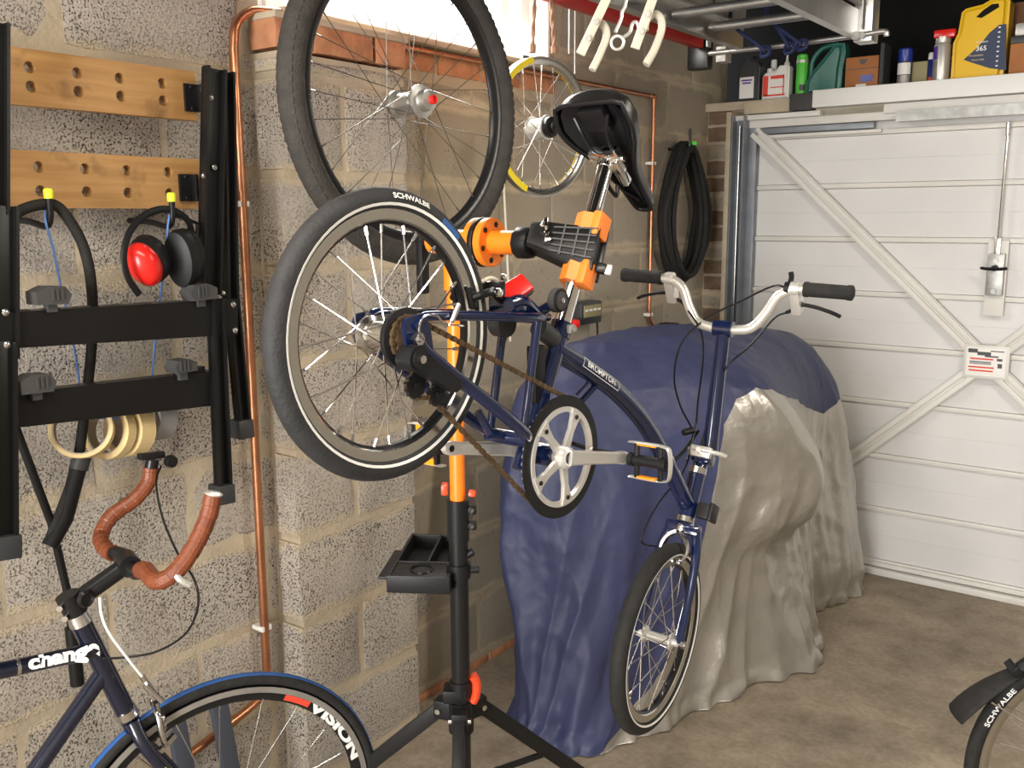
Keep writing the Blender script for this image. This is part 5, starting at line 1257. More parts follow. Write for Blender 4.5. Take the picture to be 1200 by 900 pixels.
cup(170, 309, -1.785, (0.50, -0.80, -0.34), 'red', 0.036, 0.050, tilt=-0.5)
cup(222, 300, -1.800, (-0.40, 0.90, 0.15), 'black_plastic', 0.034, 0.062)
MB().tube([onx(205, 252, XE-0.005), onx(232, 262, XE-0.02), onx(228, 300, -1.80)], 0.005, 8).build('yoke', 'black_plastic', em)

# black cable lock over the left hook
lk2 = thing('cable_lock', onx(57, 640, -1.83), 'thick black cable lock draped over the other yellow-tipped hook', 'cable lock')
XL = -1.812
cabp = smooth_path([onx(8, 262, XL), onx(22, 248, XL), onx(45, 240, XL), onx(66, 241, XL), onx(84, 262, XL), onx(98, 290, XL), onx(106, 325, XL), onx(109, 370, XL-0.04), onx(107, 410, XL-0.045), onx(103, 450, XL-0.045), onx(97, 500, XL-0.04), onx(90, 545, XL-0.03), onx(75, 590, XL-0.02), onx(57, 636, XL-0.02)], 6)
MB().tube(cabp, 0.0105, 12).build('cable', 'rubber', lk2)
m = MB(); m.tube([onx(94, 540, -1.835), onx(76, 608, -1.83), onx(58, 640, -1.83)], 0.0165, 14); m.build('lock_sleeve', 'black_plastic', lk2)
m = MB(); m.tube([onx(97, 532, -1.835), onx(92, 550, -1.835)], 0.019, 14); m.build('lock_collar', 'charcoal', lk2)
# blue string loop carrying the tape rolls
single(MB().tube(smooth_path([onx(52, 244, -1.815), onx(54, 262, -1.80), onx(62, 290, -1.815), onx(70, 330, -1.83), onx(82, 380, -1.845), onx(92, 440, -1.85), onx(96, 480, -1.855), onx(120, 490, -1.86), onx(160, 486, -1.86), onx(176, 465, -1.85), onx(180, 420, -1.845), onx(186, 360, -1.835), onx(194, 300, -1.81), onx(197, 262, -1.80), onx(201, 243, -1.81)], 6), 0.0022, 6), 'blue_string', 'blue_string', 'thin blue string looped between the two hooks through tape rolls', 'string')
def tape(px, py, x, axis, R, W, m, label, thin=0.30):
    t = thing('tape_roll', onx(px, py, x)-Vector((0, 0, R)), label, 'tape', 'tape rolls threaded on the blue string')
    c0 = onx(px, py, x); ri = R*(1-thin)
    MB().lathe([(ri, -W/2), (R-0.001, -W/2), (R, -W/2+0.001), (R, W/2-0.001), (R-0.001, W/2), (ri, W/2)], c0, axis, 32, closed=True).build('tape', m, t)
    MB().lathe([(ri-0.003, -W/2+0.0005), (ri+0.0002, -W/2+0.0005), (ri+0.0002, W/2-0.0005), (ri-0.003, W/2-0.0005)], c0, axis, 32, closed=True).build('core', 'shelf_wood', t)
tape(96, 503, -1.842, (0.75, -0.55, 0.36), 0.062, 0.030, 'tape_cream', 'cream masking tape roll tilted to show its open core', 0.12)
tape(128, 505, -1.858, (0.30, -0.92, 0.2), 0.061, 0.026, 'tape_cream', 'narrow cream masking tape roll between two other cream rolls', 0.2)
tape(152, 503, -1.862, (0.18, -0.96, 0.15), 0.059, 0.040, 'tape_cream', 'wide cream masking tape roll beside the grey tape', 0.2)
tape(180, 490, -1.872, (0.15, -0.97, 0.12), 0.050, 0.050, 'tape_grey', 'grey duct tape roll hanging behind the workbench bar', 0.25)

# slate grey offcuts leaning on the wall behind the road wheel
for (pts, lab) in ((((197, 850), (222, 850), (230, 930), (202, 930)), 'short slate grey board leaning on wall behind blue tyre'), (((247, 822), (270, 826), (282, 930), (250, 930)), 'tall slate grey board leaning on wall behind blue tyre')):
    a, b, c0, d0 = [onx(*p, -1.90) for p in pts]
    w_ = (b-a).length; y0 = (a.y+b.y)/2; ht = max(a.z, b.z)
    m = MB(); p0 = Vector((-1.84, y0, 0.0)); p1 = Vector((-1.905, y0-0.005, ht)); m.bar(p0+Vector((0, 0, 0.012)), p1, 0.045 if w_ < 0.1 else w_*0.9, 0.018, up=(1, 0, 0), bev=0.002)
    single(m, 'board', 'slate', lab, 'board')

# ================================================================ COVERED MOTORCYCLE (draped cover)
levels = [   # (z, closed outline in plan: near-left, near end, near-right, right side ..., far end, wall side)
 (0.000, [(-1.665, 2.24), (-1.52, 2.14), (-1.345, 2.17), (-1.235, 2.47), (-1.115, 2.82), (-0.985, 3.20), (-1.125, 3.40), (-1.15, 3.60), (-1.07, 3.90), (-1.30, 4.06), (-1.62, 3.95), (-1.74, 3.40), (-1.74, 2.70)]),
 (0.060, [(-1.655, 2.26), (-1.51, 2.17), (-1.345, 2.20), (-1.240, 2.49), (-1.120, 2.84), (-1.000, 3.18), (-1.135, 3.40), (-1.15, 3.60), (-1.075, 3.90), (-1.30, 4.05), (-1.62, 3.95), (-1.73, 3.40), (-1.73, 2.70)]),
 (0.300, [(-1.675, 2.25), (-1.51, 2.20), (-1.340, 2.28), (-1.230, 2.56), (-1.140, 2.84), (-1.060, 3.12), (-1.165, 3.38), (-1.17, 3.60), (-1.085, 3.88), (-1.30, 4.04), (-1.62, 3.95), (-1.74, 3.40), (-1.75, 2.70)]),
 (0.480, [(-1.690, 2.23), (-1.51, 2.22), (-1.330, 2.34), (-1.215, 2.60), (-1.140, 2.82), (-1.095, 3.06), (-1.175, 3.35), (-1.18, 3.57), (-1.10, 3.86), (-1.30, 4.02), (-1.62, 3.92), (-1.74, 3.40), (-1.76, 2.70)]),
 (0.600, [(-1.692, 2.23), (-1.51, 2.23), (-1.328, 2.36), (-1.205, 2.61), (-1.080, 2.80), (-1.000, 2.97), (-1.165, 3.32), (-1.18, 3.55), (-1.115, 3.83), (-1.30, 3.99), (-1.62, 3.89), (-1.74, 3.40), (-1.76, 2.70)]),
 (0.760, [(-1.695, 2.23), (-1.51, 2.24), (-1.325, 2.38), (-1.190, 2.61), (-1.045, 2.79), (-0.950, 2.95), (-1.150, 3.30), (-1.17, 3.54), (-1.13, 3.78), (-1.30, 3.96), (-1.62, 3.86), (-1.74, 3.40), (-1.76, 2.70)]),
 (0.930, [(-1.690, 2.25), (-1.52, 2.26), (-1.335, 2.42), (-1.190, 2.60), (-1.060, 2.72), (-1.000, 2.86), (-1.140, 3.26), (-1.17, 3.52), (-1.16, 3.72), (-1.32, 3.90), (-1.60, 3.80), (-1.72, 3.40), (-1.74, 2.70)]),
 (1.060, [(-1.680, 2.29), (-1.53, 2.30), (-1.370, 2.46), (-1.240, 2.61), (-1.120, 2.70), (-1.090, 2.82), (-1.190, 3.22), (-1.22, 3.48), (-1.24, 3.66), (-1.36, 3.80), (-1.58, 3.72), (-1.70, 3.38), (-1.72, 2.72)]),
 (1.130, [(-1.660, 2.37), (-1.55, 2.38), (-1.430, 2.50), (-1.320, 2.64), (-1.240, 2.76), (-1.220, 2.88), (-1.270, 3.16), (-1.30, 3.40), (-1.33, 3.56), (-1.42, 3.66), (-1.56, 3.60), (-1.66, 3.34), (-1.68, 2.74)]),
 (1.185, [(-1.630, 2.50), (-1.57, 2.50), (-1.510, 2.58), (-1.450, 2.68), (-1.410, 2.78), (-1.400, 2.88), (-1.420, 3.02), (-1.44, 3.14), (-1.46, 3.22), (-1.50, 3.26), (-1.56, 3.22), (-1.60, 3.10), (-1.63, 2.76)]),
 (1.200, [(-1.590, 2.68), (-1.57, 2.68), (-1.555, 2.70), (-1.54, 2.74), (-1.53, 2.78), (-1.53, 2.82), (-1.535, 2.86), (-1.54, 2.90), (-1.55, 2.92), (-1.56, 2.92), (-1.575, 2.90), (-1.585, 2.86), (-1.59, 2.78)]),
]
NU, NV = 520, 170
ctr = [[Vector((x, y, z)) for (x, y) in pl_] for z, pl_ in levels]
rings = []
for row in ctr:
    sp_ = smooth_path(row, 40, closed=True)          # 13*40 = 520
    rings.append(sp_)
zsl = [l[0] for l in levels]
grid = []
for j in range(NV+1):
    t = j/NV*(len(levels)-1); i = min(int(t), len(levels)-2); f = t-i
    row = []
    for k in range(NU):
        p0 = rings[max(i-1, 0)][k]; p1 = rings[i][k]; p2 = rings[i+1][k]; p3 = rings[min(i+2, len(levels)-1)][k]
        q = p1.lerp(p2, f)
        qq = 0.5*((2*p1)+(p2-p0)*f+(2*p0-5*p1+4*p2-p3)*f*f+(3*p1-p0-3*p2+p3)*f**3)
        row.append(Vector((qq.x, qq.y, q.z)))
    grid.append(row)
cen = Vector((-1.42, 3.0, 0))
arcs = [0.0]
base_ring = rings[3]
for k in range(1, NU+1): arcs.append(arcs[-1]+(base_ring[k % NU]-base_ring[k-1]).length)
SEAM = []
disp = []
for j in range(NV+1):
    row = []
    for k in range(NU):
        p = grid[j][k]; a = grid[j][(k-1) % NU]; b = grid[j][(k+1) % NU]
        t = (b-a); n = Vector((t.y, -t.x, 0)); n = n.normalized() if n.length > 1e-9 else Vector((0, 0, 1))
        s = arcs[k]; z = p.z
        fade = max(0.0, min(1.0, (1.15-z)/0.5))
        fold = (0.25-abs(noise.noise(Vector((s*4.6+z*0.9, z*0.55, 3.1)))))*0.085 + (0.25-abs(noise.noise(Vector((s*10-z*1.3, z*0.8, 9.7)))))*0.042 + noise.noise(Vector((s*20+z*2.0, z*1.3, 5.2)))*0.009
        bag = noise.noise(Vector((s*3.0, z*3.0, 17.0)))*0.014
        fine = noise.noise(p*24)*0.0018 + abs(noise.noise(Vector((s*9+z*2, z*9-s*3, 4.0))))*-0.0065 + abs(noise.noise(Vector((s*5+z*5, z*5-s*2, 2.0))))*-0.010*fade + abs(noise.noise(p*31))*-0.0025
        hem = noise.noise(Vector((s*20, z*16, 1.0)))*0.020*max(0, 1-z/0.10)
        dd_ = (fold+bag)*fade*(0.45+0.55*max(0, 1-z/1.0)) + fine + hem
        q = p+n*dd_
        q.z = max(0.004, q.z + (noise.noise(p*6)*0.012+noise.noise(p*17)*0.004 if z > 0.9 else 0))
        row.append(q)
    disp.append(row)
SEAMK = [(0, -0.3), (41, -0.1), (43, 0.0), (48, 0.06), (54, 0.156), (59, 0.28), (60.5, 0.50), (61.5, 0.72), (63, 0.86), (66, 0.956), (74, 1.03), (89, 1.06), (100, 1.04), (112, 0.97), (128, 0.88), (145, 0.82), (156, 0.86), (186, 0.86), (190, -0.2), (260, -0.3)]
def seam_z(k):
    for (a, za), (b, zb) in zip(SEAMK, SEAMK[1:]):
        if a <= k <= b: return za+(zb-za)*(k-a)/(b-a)
    return -0.3
cov = thing('motorcycle_cover', (-1.4, 3.0, 0), 'blue and silver fabric cover draped over a motorcycle beside garage door', 'cover')
sets = {'blue_panel': ([], {}, []), 'silver_panel': ([], {}, [])}
def vid(key, tagid, co):
    fs, mp_, vs_ = sets[key]
    if tagid not in mp_: mp_[tagid] = len(vs_); vs_.append(co)
    return mp_[tagid]
GS = [seam_z(k/2) for k in range(NU)]
for j in range(NV):
    for k in range(NU):
        k2 = (k+1) % NU; ids = ((j, k), (j, k2), (j+1, k2), (j+1, k))
        g = [grid[a_][b_].z-GS[b_] for a_, b_ in ids]
        for key, sg in (('blue_panel', 1), ('silver_panel', -1)):
            poly = []
            for i in range(4):
                i2 = (i+1) % 4; ga, gb = g[i]*sg, g[i2]*sg
                A, Bq = disp[ids[i][0]][ids[i][1]], disp[ids[i2][0]][ids[i2][1]]
                if ga >= 0: poly.append(vid(key, ids[i], A))
                if (ga >= 0) != (gb >= 0):
                    f_ = ga/(ga-gb); e_ = tuple(sorted((ids[i], ids[i2]))); poly.append(vid(key, e_, A.lerp(Bq, f_)))
            if len(poly) >= 3: sets[key][0].append(tuple(poly))
sets['blue_panel'][0].append(tuple(vid('blue_panel', (NV, k), disp[NV][k]) for k in range(NU)))
for key, mm in (('blue_panel', 'cover_blue'), ('silver_panel', 'cover_silver')):
    fs, mp_, vs = sets[key]
    mb = MB(); mb.raw(vs, fs); mb.build(key, mm, cov, ang=180)
m = MB(); p = onx(843, 467, -1.20); m.lathe([(0.005, 0.0), (0.010, 0.001), (0.010, 0.004), (0.005, 0.005)], p+Vector((0.02, -0.015, 0)), (0.8, -0.6, 0), 14, closed=True); m.build('eyelet', 'steel', cov)

# ================================================================ CABLE COIL, CHARGER
coil = thing('cable_coil', onx(800, 328, -1.9), 'black cable coiled in a long loop hanging on wall', 'cable coil')
for i in range(11):
    rnd = random.Random(i+40)
    cx0, cz0 = 3.835+rnd.uniform(-0.02, 0.02), 1.60+rnd.uniform(-0.02, 0.015); ry_ = 0.20+rnd.uniform(-0.045, 0.03); rz_ = 0.285+rnd.uniform(-0.02, 0.02)
    pts = []
    for k in range(14):
        t = 2*PI*k/14; sq = 1.0-0.38*max(0, math.sin(t))
        pts.append(Vector((-1.925+0.012*(i % 6)+rnd.uniform(-0.004, 0.004), cx0+ry_*math.cos(t)*sq, cz0+rz_*math.sin(t))))
    MB().tube(smooth_path(pts, 4, closed=True), 0.0125, 8, closed=True).build('cable_turn', 'rubber', coil)
t = onx(812, 168, -1.86); MB().box(t, (0.04, 0.010, 0.016), bev=0.003).build('cable_tie', 'green', coil)
hkp = Vector((XW, 3.80, 1.90))
single(MB().tube(smooth_path([hkp+Vector((-0.01, 0, -0.03)), hkp+Vector((0.03, 0, -0.035)), hkp+Vector((0.095, 0.0, -0.03)), hkp+Vector((0.10, 0.0, 0.05))], 5), 0.006, 8), 'wall_hook', 'black_metal', 'bare black wall hook above the coiled cable', 'hook')
ch = thing('battery_charger', Vector((-1.93, 3.0, 1.17)), 'grey-green battery charger mounted on the wall behind seat tube', 'charger')
c0 = onx(686, 366, -1.92)
m = MB(); m.box(c0-Vector((0.005, 0, 0)), (0.07, 0.15, 0.085), bev=0.008); m.build('case', 'charcoal', ch)
m = MB(); m.box(c0+Vector((0.032, 0.0, 0.008)), (0.004, 0.12, 0.045), bev=0.001); m.build('panel', 'khaki', ch)
m = MB()
for i in range(4): m.box(c0+Vector((0.035, -0.045+0.03*i, 0.012)), (0.003, 0.018, 0.008))
m.build('print_lines', 'white', ch, smooth=False)
m = MB(); m.lathe([(0.016, 0), (0.016, 0.02), (0.008, 0.026)], onx(672, 379, -1.90), (1, 0, 0), 12); m.build('knob', 'red', ch)
m = MB(); m.tube(smooth_path([c0+Vector((0.01, 0.07, -0.04)), c0+Vector((0.01, 0.075, -0.09)), c0+Vector((0.02, 0.07, -0.16))], 4), 0.004, 6); m.build('lead', 'black_plastic', ch)

# ================================================================ ALUMINIUM LADDER STORED OVERHEAD
ZL = 2.12
lad = thing('ladder', (-1.14, 2.4, ZL), 'aluminium extension ladder stored flat under the roof', 'ladder')
for x in (-0.958, -1.335):
    sgx = 1 if x > -1.1 else -1
    m = MB(); m.box((x+0.004*sgx, 2.05, ZL+0.040), (0.005, 2.10, 0.08)); m.box((x-0.008*sgx, 2.05, ZL+0.003), (0.026, 2.10, 0.006)); m.box((x-0.008*sgx, 2.05, ZL+0.077), (0.026, 2.10, 0.006)); m.build('stile', 'alu', lad, smooth=False)
    m = MB(); m.box((x+0.030*sgx, 2.0, ZL+0.135), (0.005, 2.35, 0.09)); m.box((x+0.018*sgx, 2.0, ZL+0.092), (0.026, 2.35, 0.006)); m.build('upper_stile', 'alu_dull', lad, smooth=False)
    if sgx > 0:
        for yy in (2.60, 2.92):
            m = MB()
            for dy in (0, 0.018): m.box((x+0.0345, yy+dy, ZL+0.135), (0.003, 0.007, 0.026), bev=0.001)
            m.build('stile_slot', 'white', lad)
y = 1.11
while y < 3.06:
    m = MB(); m.tube([(-0.965, y, ZL+0.035), (-1.328, y, ZL+0.035)], 0.0145, 12); m.build('rung', 'alu', lad)
    m = MB(); m.bar((-0.94, y+0.10, ZL+0.13), (-1.355, y+0.10, ZL+0.13), 0.032, 0.028, bev=0.004); m.build('upper_rung', 'alu_dull', lad); y += 0.245
m = MB(); e1_ = onz(1016, 60, 2.10); m.box((-0.935, 3.10, ZL+0.14), (0.055, 0.07, 0.31), bev=0.003); m.build('end_bracket', 'alu', lad)
m = MB(); m.box((-1.40, 3.09, ZL-0.005), (0.035, 0.05, 0.05), bev=0.003); m.build('end_bracket', 'alu_dull', lad)
m = MB(); m.tube(smooth_path([(-1.44, 3.06, ZL), (-1.2, 3.06, ZL-0.001), (-0.95, 3.06, ZL+0.003), (-0.87, 3.06, ZL+0.006), (-0.862, 3.06, ZL-0.008)], 4), 0.0085, 10); m.build('stay_rod', 'alu', lad)
m = MB(); m.cyl((-0.95, 3.062, ZL+0.0), (-0.95, 3.045, ZL+0.0), 0.013, 10); m.cyl((-0.93, 3.062, ZL+0.0), (-0.93, 3.045, ZL+0.0), 0.009, 10); m.build('rod_bolt', 'galv', lad)
# timber rafters carrying the ladder are above the frame; hang straps
for y, w1 in ((1.3, 'over the workbench end'), (2.95, 'near the garage door')):
    for x, w2 in ((-0.90, 'outer'), (-1.39, 'wall-side')):
        single(MB().box((x, y, (ZL+0.0+Z_C)/2), (0.004, 0.03, Z_C-ZL), bev=0.001), 'hanging_strap', 'galv', 'galvanised strap hanging the ladder\'s %s stile %s' % (w2, w1), 'strap')
# blue rope tied round rungs and rod
for (pts, lab_) in (([(858, 4), (856, 22), (866, 36), (885, 50), (897, 60)], 'dark blue rope knotted on ladder rod above the white bottle'), ([(897, 4), (899, 18), (910, 30), (928, 44), (940, 52)], 'dark blue rope knotted on ladder rod above the green spray can'), ([(899, 18), (912, 34), (925, 56)], 'short dark blue rope end looped on ladder rod between two knots')):
    P = smooth_path([ony(p[0], p[1], 2.98) for p in pts], 5)
    mb = MB().tube(P, 0.0062, 7); c_ = P[-1]; mb.tube(smooth_path([c_+Vector((0.012, 0, 0.012)), c_+Vector((0.014, -0.01, -0.012)), c_+Vector((-0.012, 0.0, -0.014)), c_+Vector((-0.014, 0.01, 0.010))], 4, closed=True), 0.006, 7, closed=True)
    mb.tube([P[0], P[0]+Vector((0, 0.01, 0.18))], 0.0055, 7)
    single(mb, 'rope_tie', 'blue_rope', lab_, 'rope')
# red bar along the wall top
rb = MB(); rb.bar((-1.64, 1.0, 2.225), (-1.64, 3.40, 2.225), 0.036, 0.045, bev=0.004)
single(rb, 'red_bar', 'red_bar', 'long red metal bar fixed under the roof beside the ladder', 'bar')
single(MB().box((-1.655, 3.44, 2.19), (0.085, 0.05, 0.12), bev=0.006).box((-1.655, 3.455, (2.2+Z_C)/2), (0.03, 0.01, Z_C-2.2)), 'bar_bracket', 'black_metal', 'black bracket block at the end of the red bar', 'bracket')
for (px, ln_, lab_) in ((667, 0.10, 'short thin steel rod hanging near wall, nearer the twisted rope'), (674, 0.17, 'longer thin steel rod hanging near wall behind the cream hooks')):
    a = onx(px, 28, -1.9); single(MB().cyl(a-Vector((0, 0, ln_)), Vector((a.x, a.y, Z_C)), 0.004, 8), 'threaded_rod', 'galv', lab_, 'rod')
# two cream strap hooks
def strap_hook(pts_s, pts_j, D, label):
    t = thing('strap_hook', dep(pts_s[0][0], pts_s[0][1], D), label, 'hook')
    a = dep(*pts_s[0], D); b = dep(*pts_s[1], D); dv = (b-a).normalized(); b = a+dv*((Z_C-a.z)/dv.z)
    vw_ = (CAM-a).normalized()
    m = MB(); m.bar(a, b, 0.018, 0.006, up=vw_, bev=0.002); s_ = m.build('strap', 'cream_hook', t)
    P = smooth_path([dep(p[0], p[1], D+0.03) for p in pts_j], 6)
    m = MB(); m.tube(P, 0.0088, 12, flat=0.8); m.build('hook', 'cream_hook', t)
    m = MB()
    for f_ in (0.05, 0.10): q = a+dv*(f_*0.7); m.cyl(q+vw_*0.004, q+vw_*0.009, 0.006, 10)
    m.build('bolt', 'steel', s_)
    return t
strap_hook(((680, 64), (712, -4)), [(692, 46), (693, 36), (698, 29), (705, 28), (710, 35), (710, 46), (702, 66), (694, 82)], 1.80, 'cream flat metal hook beside the rope, bolts near its end')
strap_hook(((744, 57), (766, -4)), [(755, 36), (757, 25), (763, 18), (770, 17), (775, 24), (775, 36), (767, 58), (757, 76)], 1.80, 'cream flat metal hook next to the aluminium ladder')
P = smooth_path([dep(738, -60, 1.83), dep(734, 0, 1.83), dep(729, 14, 1.83), dep(728, 22, 1.83), dep(721, 38, 1.83)], 4)
m = MB().tube(P, 0.0035, 8)
rc = dep(723.5, 50, 1.83); pl1 = ray(723, 50).normalized(); rgt = pl1.cross(Vector((0, 0, 1))).normalized(); upw = rgt.cross(pl1)
m.tube([rc+rgt*(0.0125*math.cos(2*PI*k/16))+upw*(0.0125*math.sin(2*PI*k/16)) for k in range(16)], 0.0032, 8, closed=True)
m.tube(smooth_path([dep(730, 44, 1.83), dep(738, 38, 1.83), dep(741, 28, 1.83), dep(746, 26, 1.83), dep(749, 34, 1.83)], 4), 0.0035, 8)
single(m, 'spring_clip', 'silver_paint', 'silver wire spring clip with round eye between the cream hooks', 'clip')
# added batten lamps on the ceiling, out of view, as fill light
bl = thing('added_batten_lamp', (-0.75, 0.35, 2.40), 'added white fluorescent batten lamp out of view on ceiling near the workbench', 'lamp')
MB().box((-0.75, 0.35, 2.50), (1.3, 0.07, 0.10), bev=0.005).build('body', 'white', bl)
MB().tube([(-1.35, 0.35, 2.42), (-0.15, 0.35, 2.42)], 0.014, 12).build('tube', 'added_lamp_tube', bl)

bl2 = thing('added_batten_lamp', (0.25, 2.3, 2.40), 'added white fluorescent batten lamp out of view on ceiling near garage door', 'lamp')  # second lamp, added out of view to brighten the far wall
MB().box((0.25, 2.3, 2.50), (0.07, 1.3, 0.10), bev=0.005).build('body', 'white', bl2)
MB().tube([(0.25, 1.7, 2.42), (0.25, 2.9, 2.42)], 0.014, 12).build('tube', 'added_lamp_tube', bl2)

# ================================================================ THINGS ON THE SHELF OVER THE DOOR
ZS = 2.092
YS = 4.235
def sx(px, py=95, y=YS): return ony(px, py, y).x
def hgt(py, px, y=YS): return ony(px, py, y).z
def bottle_round(name, pl_, pr_, ptop, cols, label, cat, capfrac, capw, shoulder=0.12, y=YS):
    x0, x1 = sx(pl_, y=y), sx(pr_, y=y); r = (x1-x0)/2; c0 = Vector(((x0+x1)/2, y, ZS)); H = hgt(ptop, (pl_+pr_)/2, y)-ZS
    t = thing(name, c0, label, cat); hb_ = H*(1-capfrac)
    MB().lathe([(r*0.96, 0), (r, 0.004), (r, hb_*(1-shoulder)), (r*capw*1.05, hb_), (r*capw, hb_+0.004)], c0, (0, 0, 1), 24).build('body', cols[0], t)
    MB().lathe([(r*capw, hb_), (r*capw*1.04, hb_+0.003), (r*capw*1.04, H-0.006), (r*capw*0.8, H)], c0, (0, 0, 1), 20).build('cap', cols[1], t)
    return t, c0, r, H
def wrap_label(t, c0, r, z0, z1, m, a0=-2.6, a1=-0.5):
    mb = MB(); n = 12; vs = []; fs = []
    for i in range(n+1):
        a = a0+(a1-a0)*i/n
        for z in (z0, z1): vs.append(c0+Vector((math.cos(a)*(r+0.0008), math.sin(a)*(r+0.0008), z)))
    for i in range(n): fs.append((2*i, 2*i+2, 2*i+3, 2*i+1))
    return mb.raw(vs, fs).build('label', m, t)
def flat_bottle(name, x0, x1, z1, dpt, pol, m, label, cat, y=YS, bev=0.012):
    """moulded bottle: outline polygon (0..1, 0..1) extruded with rounded edges"""
    t = thing(name, Vector(((x0+x1)/2, y, ZS)), label, cat); w_ = x1-x0; h_ = z1-ZS
    bm = bmesh.new(); vs_ = [bm.verts.new((x0+p[0]*w_, y-dpt/2, ZS+p[1]*h_)) for p in pol]; f_ = bm.faces.new(vs_)
    ex = bmesh.ops.extrude_face_region(bm, geom=[f_]); bmesh.ops.translate(bm, verts=[v for v in ex['geom'] if isinstance(v, bmesh.types.BMVert)], vec=(0, dpt, 0))
    ed = [e for e in bm.edges if abs(e.verts[0].co.y-e.verts[1].co.y) < 1e-6]
    bmesh.ops.bevel(bm, geom=ed, offset=bev, segments=3, affect='EDGES'); bm.verts.index_update()
    mb = MB().raw([v.co.copy() for v in bm.verts], [[v.index for v in f.verts] for f in bm.faces]); bm.free()
    return t, mb.build('body', m, t, ang=50), w_, h_
# charcoal oil bottle
t, b, w_, h_ = flat_bottle('oil_bottle', sx(868), sx(893), hgt(66, 880), 0.07, [(0, 0), (1, 0), (1, 0.72), (0.85, 0.86), (0.62, 0.92), (0.62, 1), (0.34, 1), (0.34, 0.92), (0.12, 0.84), (0, 0.7)], 'charcoal', 'charcoal grey oil bottle with white label at shelf end by the wall', 'bottle', bev=0.008)
MB().box((sx(879), YS-0.0365, ZS+h_*0.30), (w_*0.66, 0.002, h_*0.46)).build('label', 'white', t, smooth=False)
m = MB()
for zz, ww in ((0.46, 0.5), (0.40, 0.4)): m.box((sx(879), YS-0.0380, ZS+h_*zz), (w_*ww, 0.0006, 0.007))
m.build('print_lines', 'purple', t, smooth=False)
# white bottle with red label, with spout bottle behind
t, b, w_, h_ = flat_bottle('white_bottle', sx(896), sx(927), hgt(78, 912), 0.06, [(0, 0), (1, 0), (1, 0.92), (0.93, 1.0), (0.62, 1.0), (0.48, 0.86), (0.30, 0.86), (0.08, 0.80), (0, 0.72)], 'white', 'white plastic bottle with red printed label and handle', 'bottle', bev=0.008)
m = MB(); m.lathe([(0.013, 0), (0.013, 0.022), (0.010, 0.024)], Vector((sx(902), YS, ZS+h_*0.80)), (0, 0, 1), 14); m.build('cap', 'white', t)
m = MB(); m.box((sx(911), YS-0.0315, ZS+h_*0.42), (w_*0.80, 0.002, h_*0.62)); m.build('label', 'white', t, smooth=False)
m = MB(); m.box((sx(900.5), YS-0.033, ZS+h_*0.42), (w_*0.20, 0.001, h_*0.60)); m.box((sx(911), YS-0.033, ZS+h_*0.13), (w_*0.80, 0.001, h_*0.05)); m.box((sx(914), YS-0.033, ZS+h_*0.36), (w_*0.5, 0.001, h_*0.03)); m.box((sx(921.5), YS-0.033, ZS+h_*0.42), (w_*0.04, 0.001, h_*0.6)); m.box((sx(914), YS-0.033, ZS+h_*0.66), (w_*0.50, 0.001, h_*0.10)); m.build('print_blocks', 'red_print', t, smooth=False)
c0 = Vector((sx(915), YS+0.07, ZS)); H = hgt(62, 915, YS+0.07)-ZS; t = thing('spout_bottle', c0, 'white bottle with thin pointed spout behind the red-labelled bottle', 'bottle')
MB().lathe([(0.028, 0), (0.029, 0.004), (0.029, H*0.55), (0.014, H*0.68)], c0, (0, 0, 1), 18).build('body', 'white', t); MB().lathe([(0.013, H*0.68), (0.013, H*0.78), (0.006, H*0.82), (0.003, H)], c0, (0, 0, 1), 12).build('spout', 'white', t)
c0 = Vector((sx(899), YS+0.075, ZS)); H = hgt(71, 899, YS+0.075)-ZS; t = thing('small_bottle', c0, 'small white capped bottle behind the red-labelled bottle', 'bottle')
MB().lathe([(0.018, 0), (0.018, H*0.7), (0.011, H*0.8)], c0, (0, 0, 1), 16).build('body', 'white', t); MB().lathe([(0.013, H*0.8), (0.013, H-0.002), (0.010, H)], c0, (0, 0, 1), 14).build('cap', 'white', t)
t, c0, r, H = bottle_round('spray_can', 933, 946, 64, ('green', 'green'), 'slim bright green spray can on the shelf', 'spray can', 0.09, 0.9, 0.04)
MB().lathe([(r+0.0006, 0), (r+0.0006, 0.012)], c0+Vector((0, 0, H*0.80)), (0, 0, 1), 20).build('band', 'can_silver', t); wrap_label(t, c0, r, H*0.16, H*0.30, 'charcoal', -1.6, -0.6)
# teal jug with handle
t, b, w_, h_ = flat_bottle('jug', sx(948), sx(992), hgt(53, 970), 0.10, [(0, 0), (0.92, 0), (0.94, 0.5), (1.0, 0.80), (0.96, 0.98), (0.70, 1.0), (0.62, 0.90), (0.40, 0.70), (0.12, 0.46), (0, 0.3)], 'teal', 'dark green plastic oil jug with curved handle', 'jug', bev=0.02)
P = smooth_path([Vector((sx(950), YS, ZS+h_*0.40)), Vector((sx(951), YS, ZS+h_*0.70)), Vector((sx(960), YS, ZS+h_*0.92)), Vector((sx(974), YS, ZS+h_*0.99)), Vector((sx(984), YS, ZS+h_*0.97))], 6); MB().tube(P, 0.011, 10).build('handle', 'teal', t)
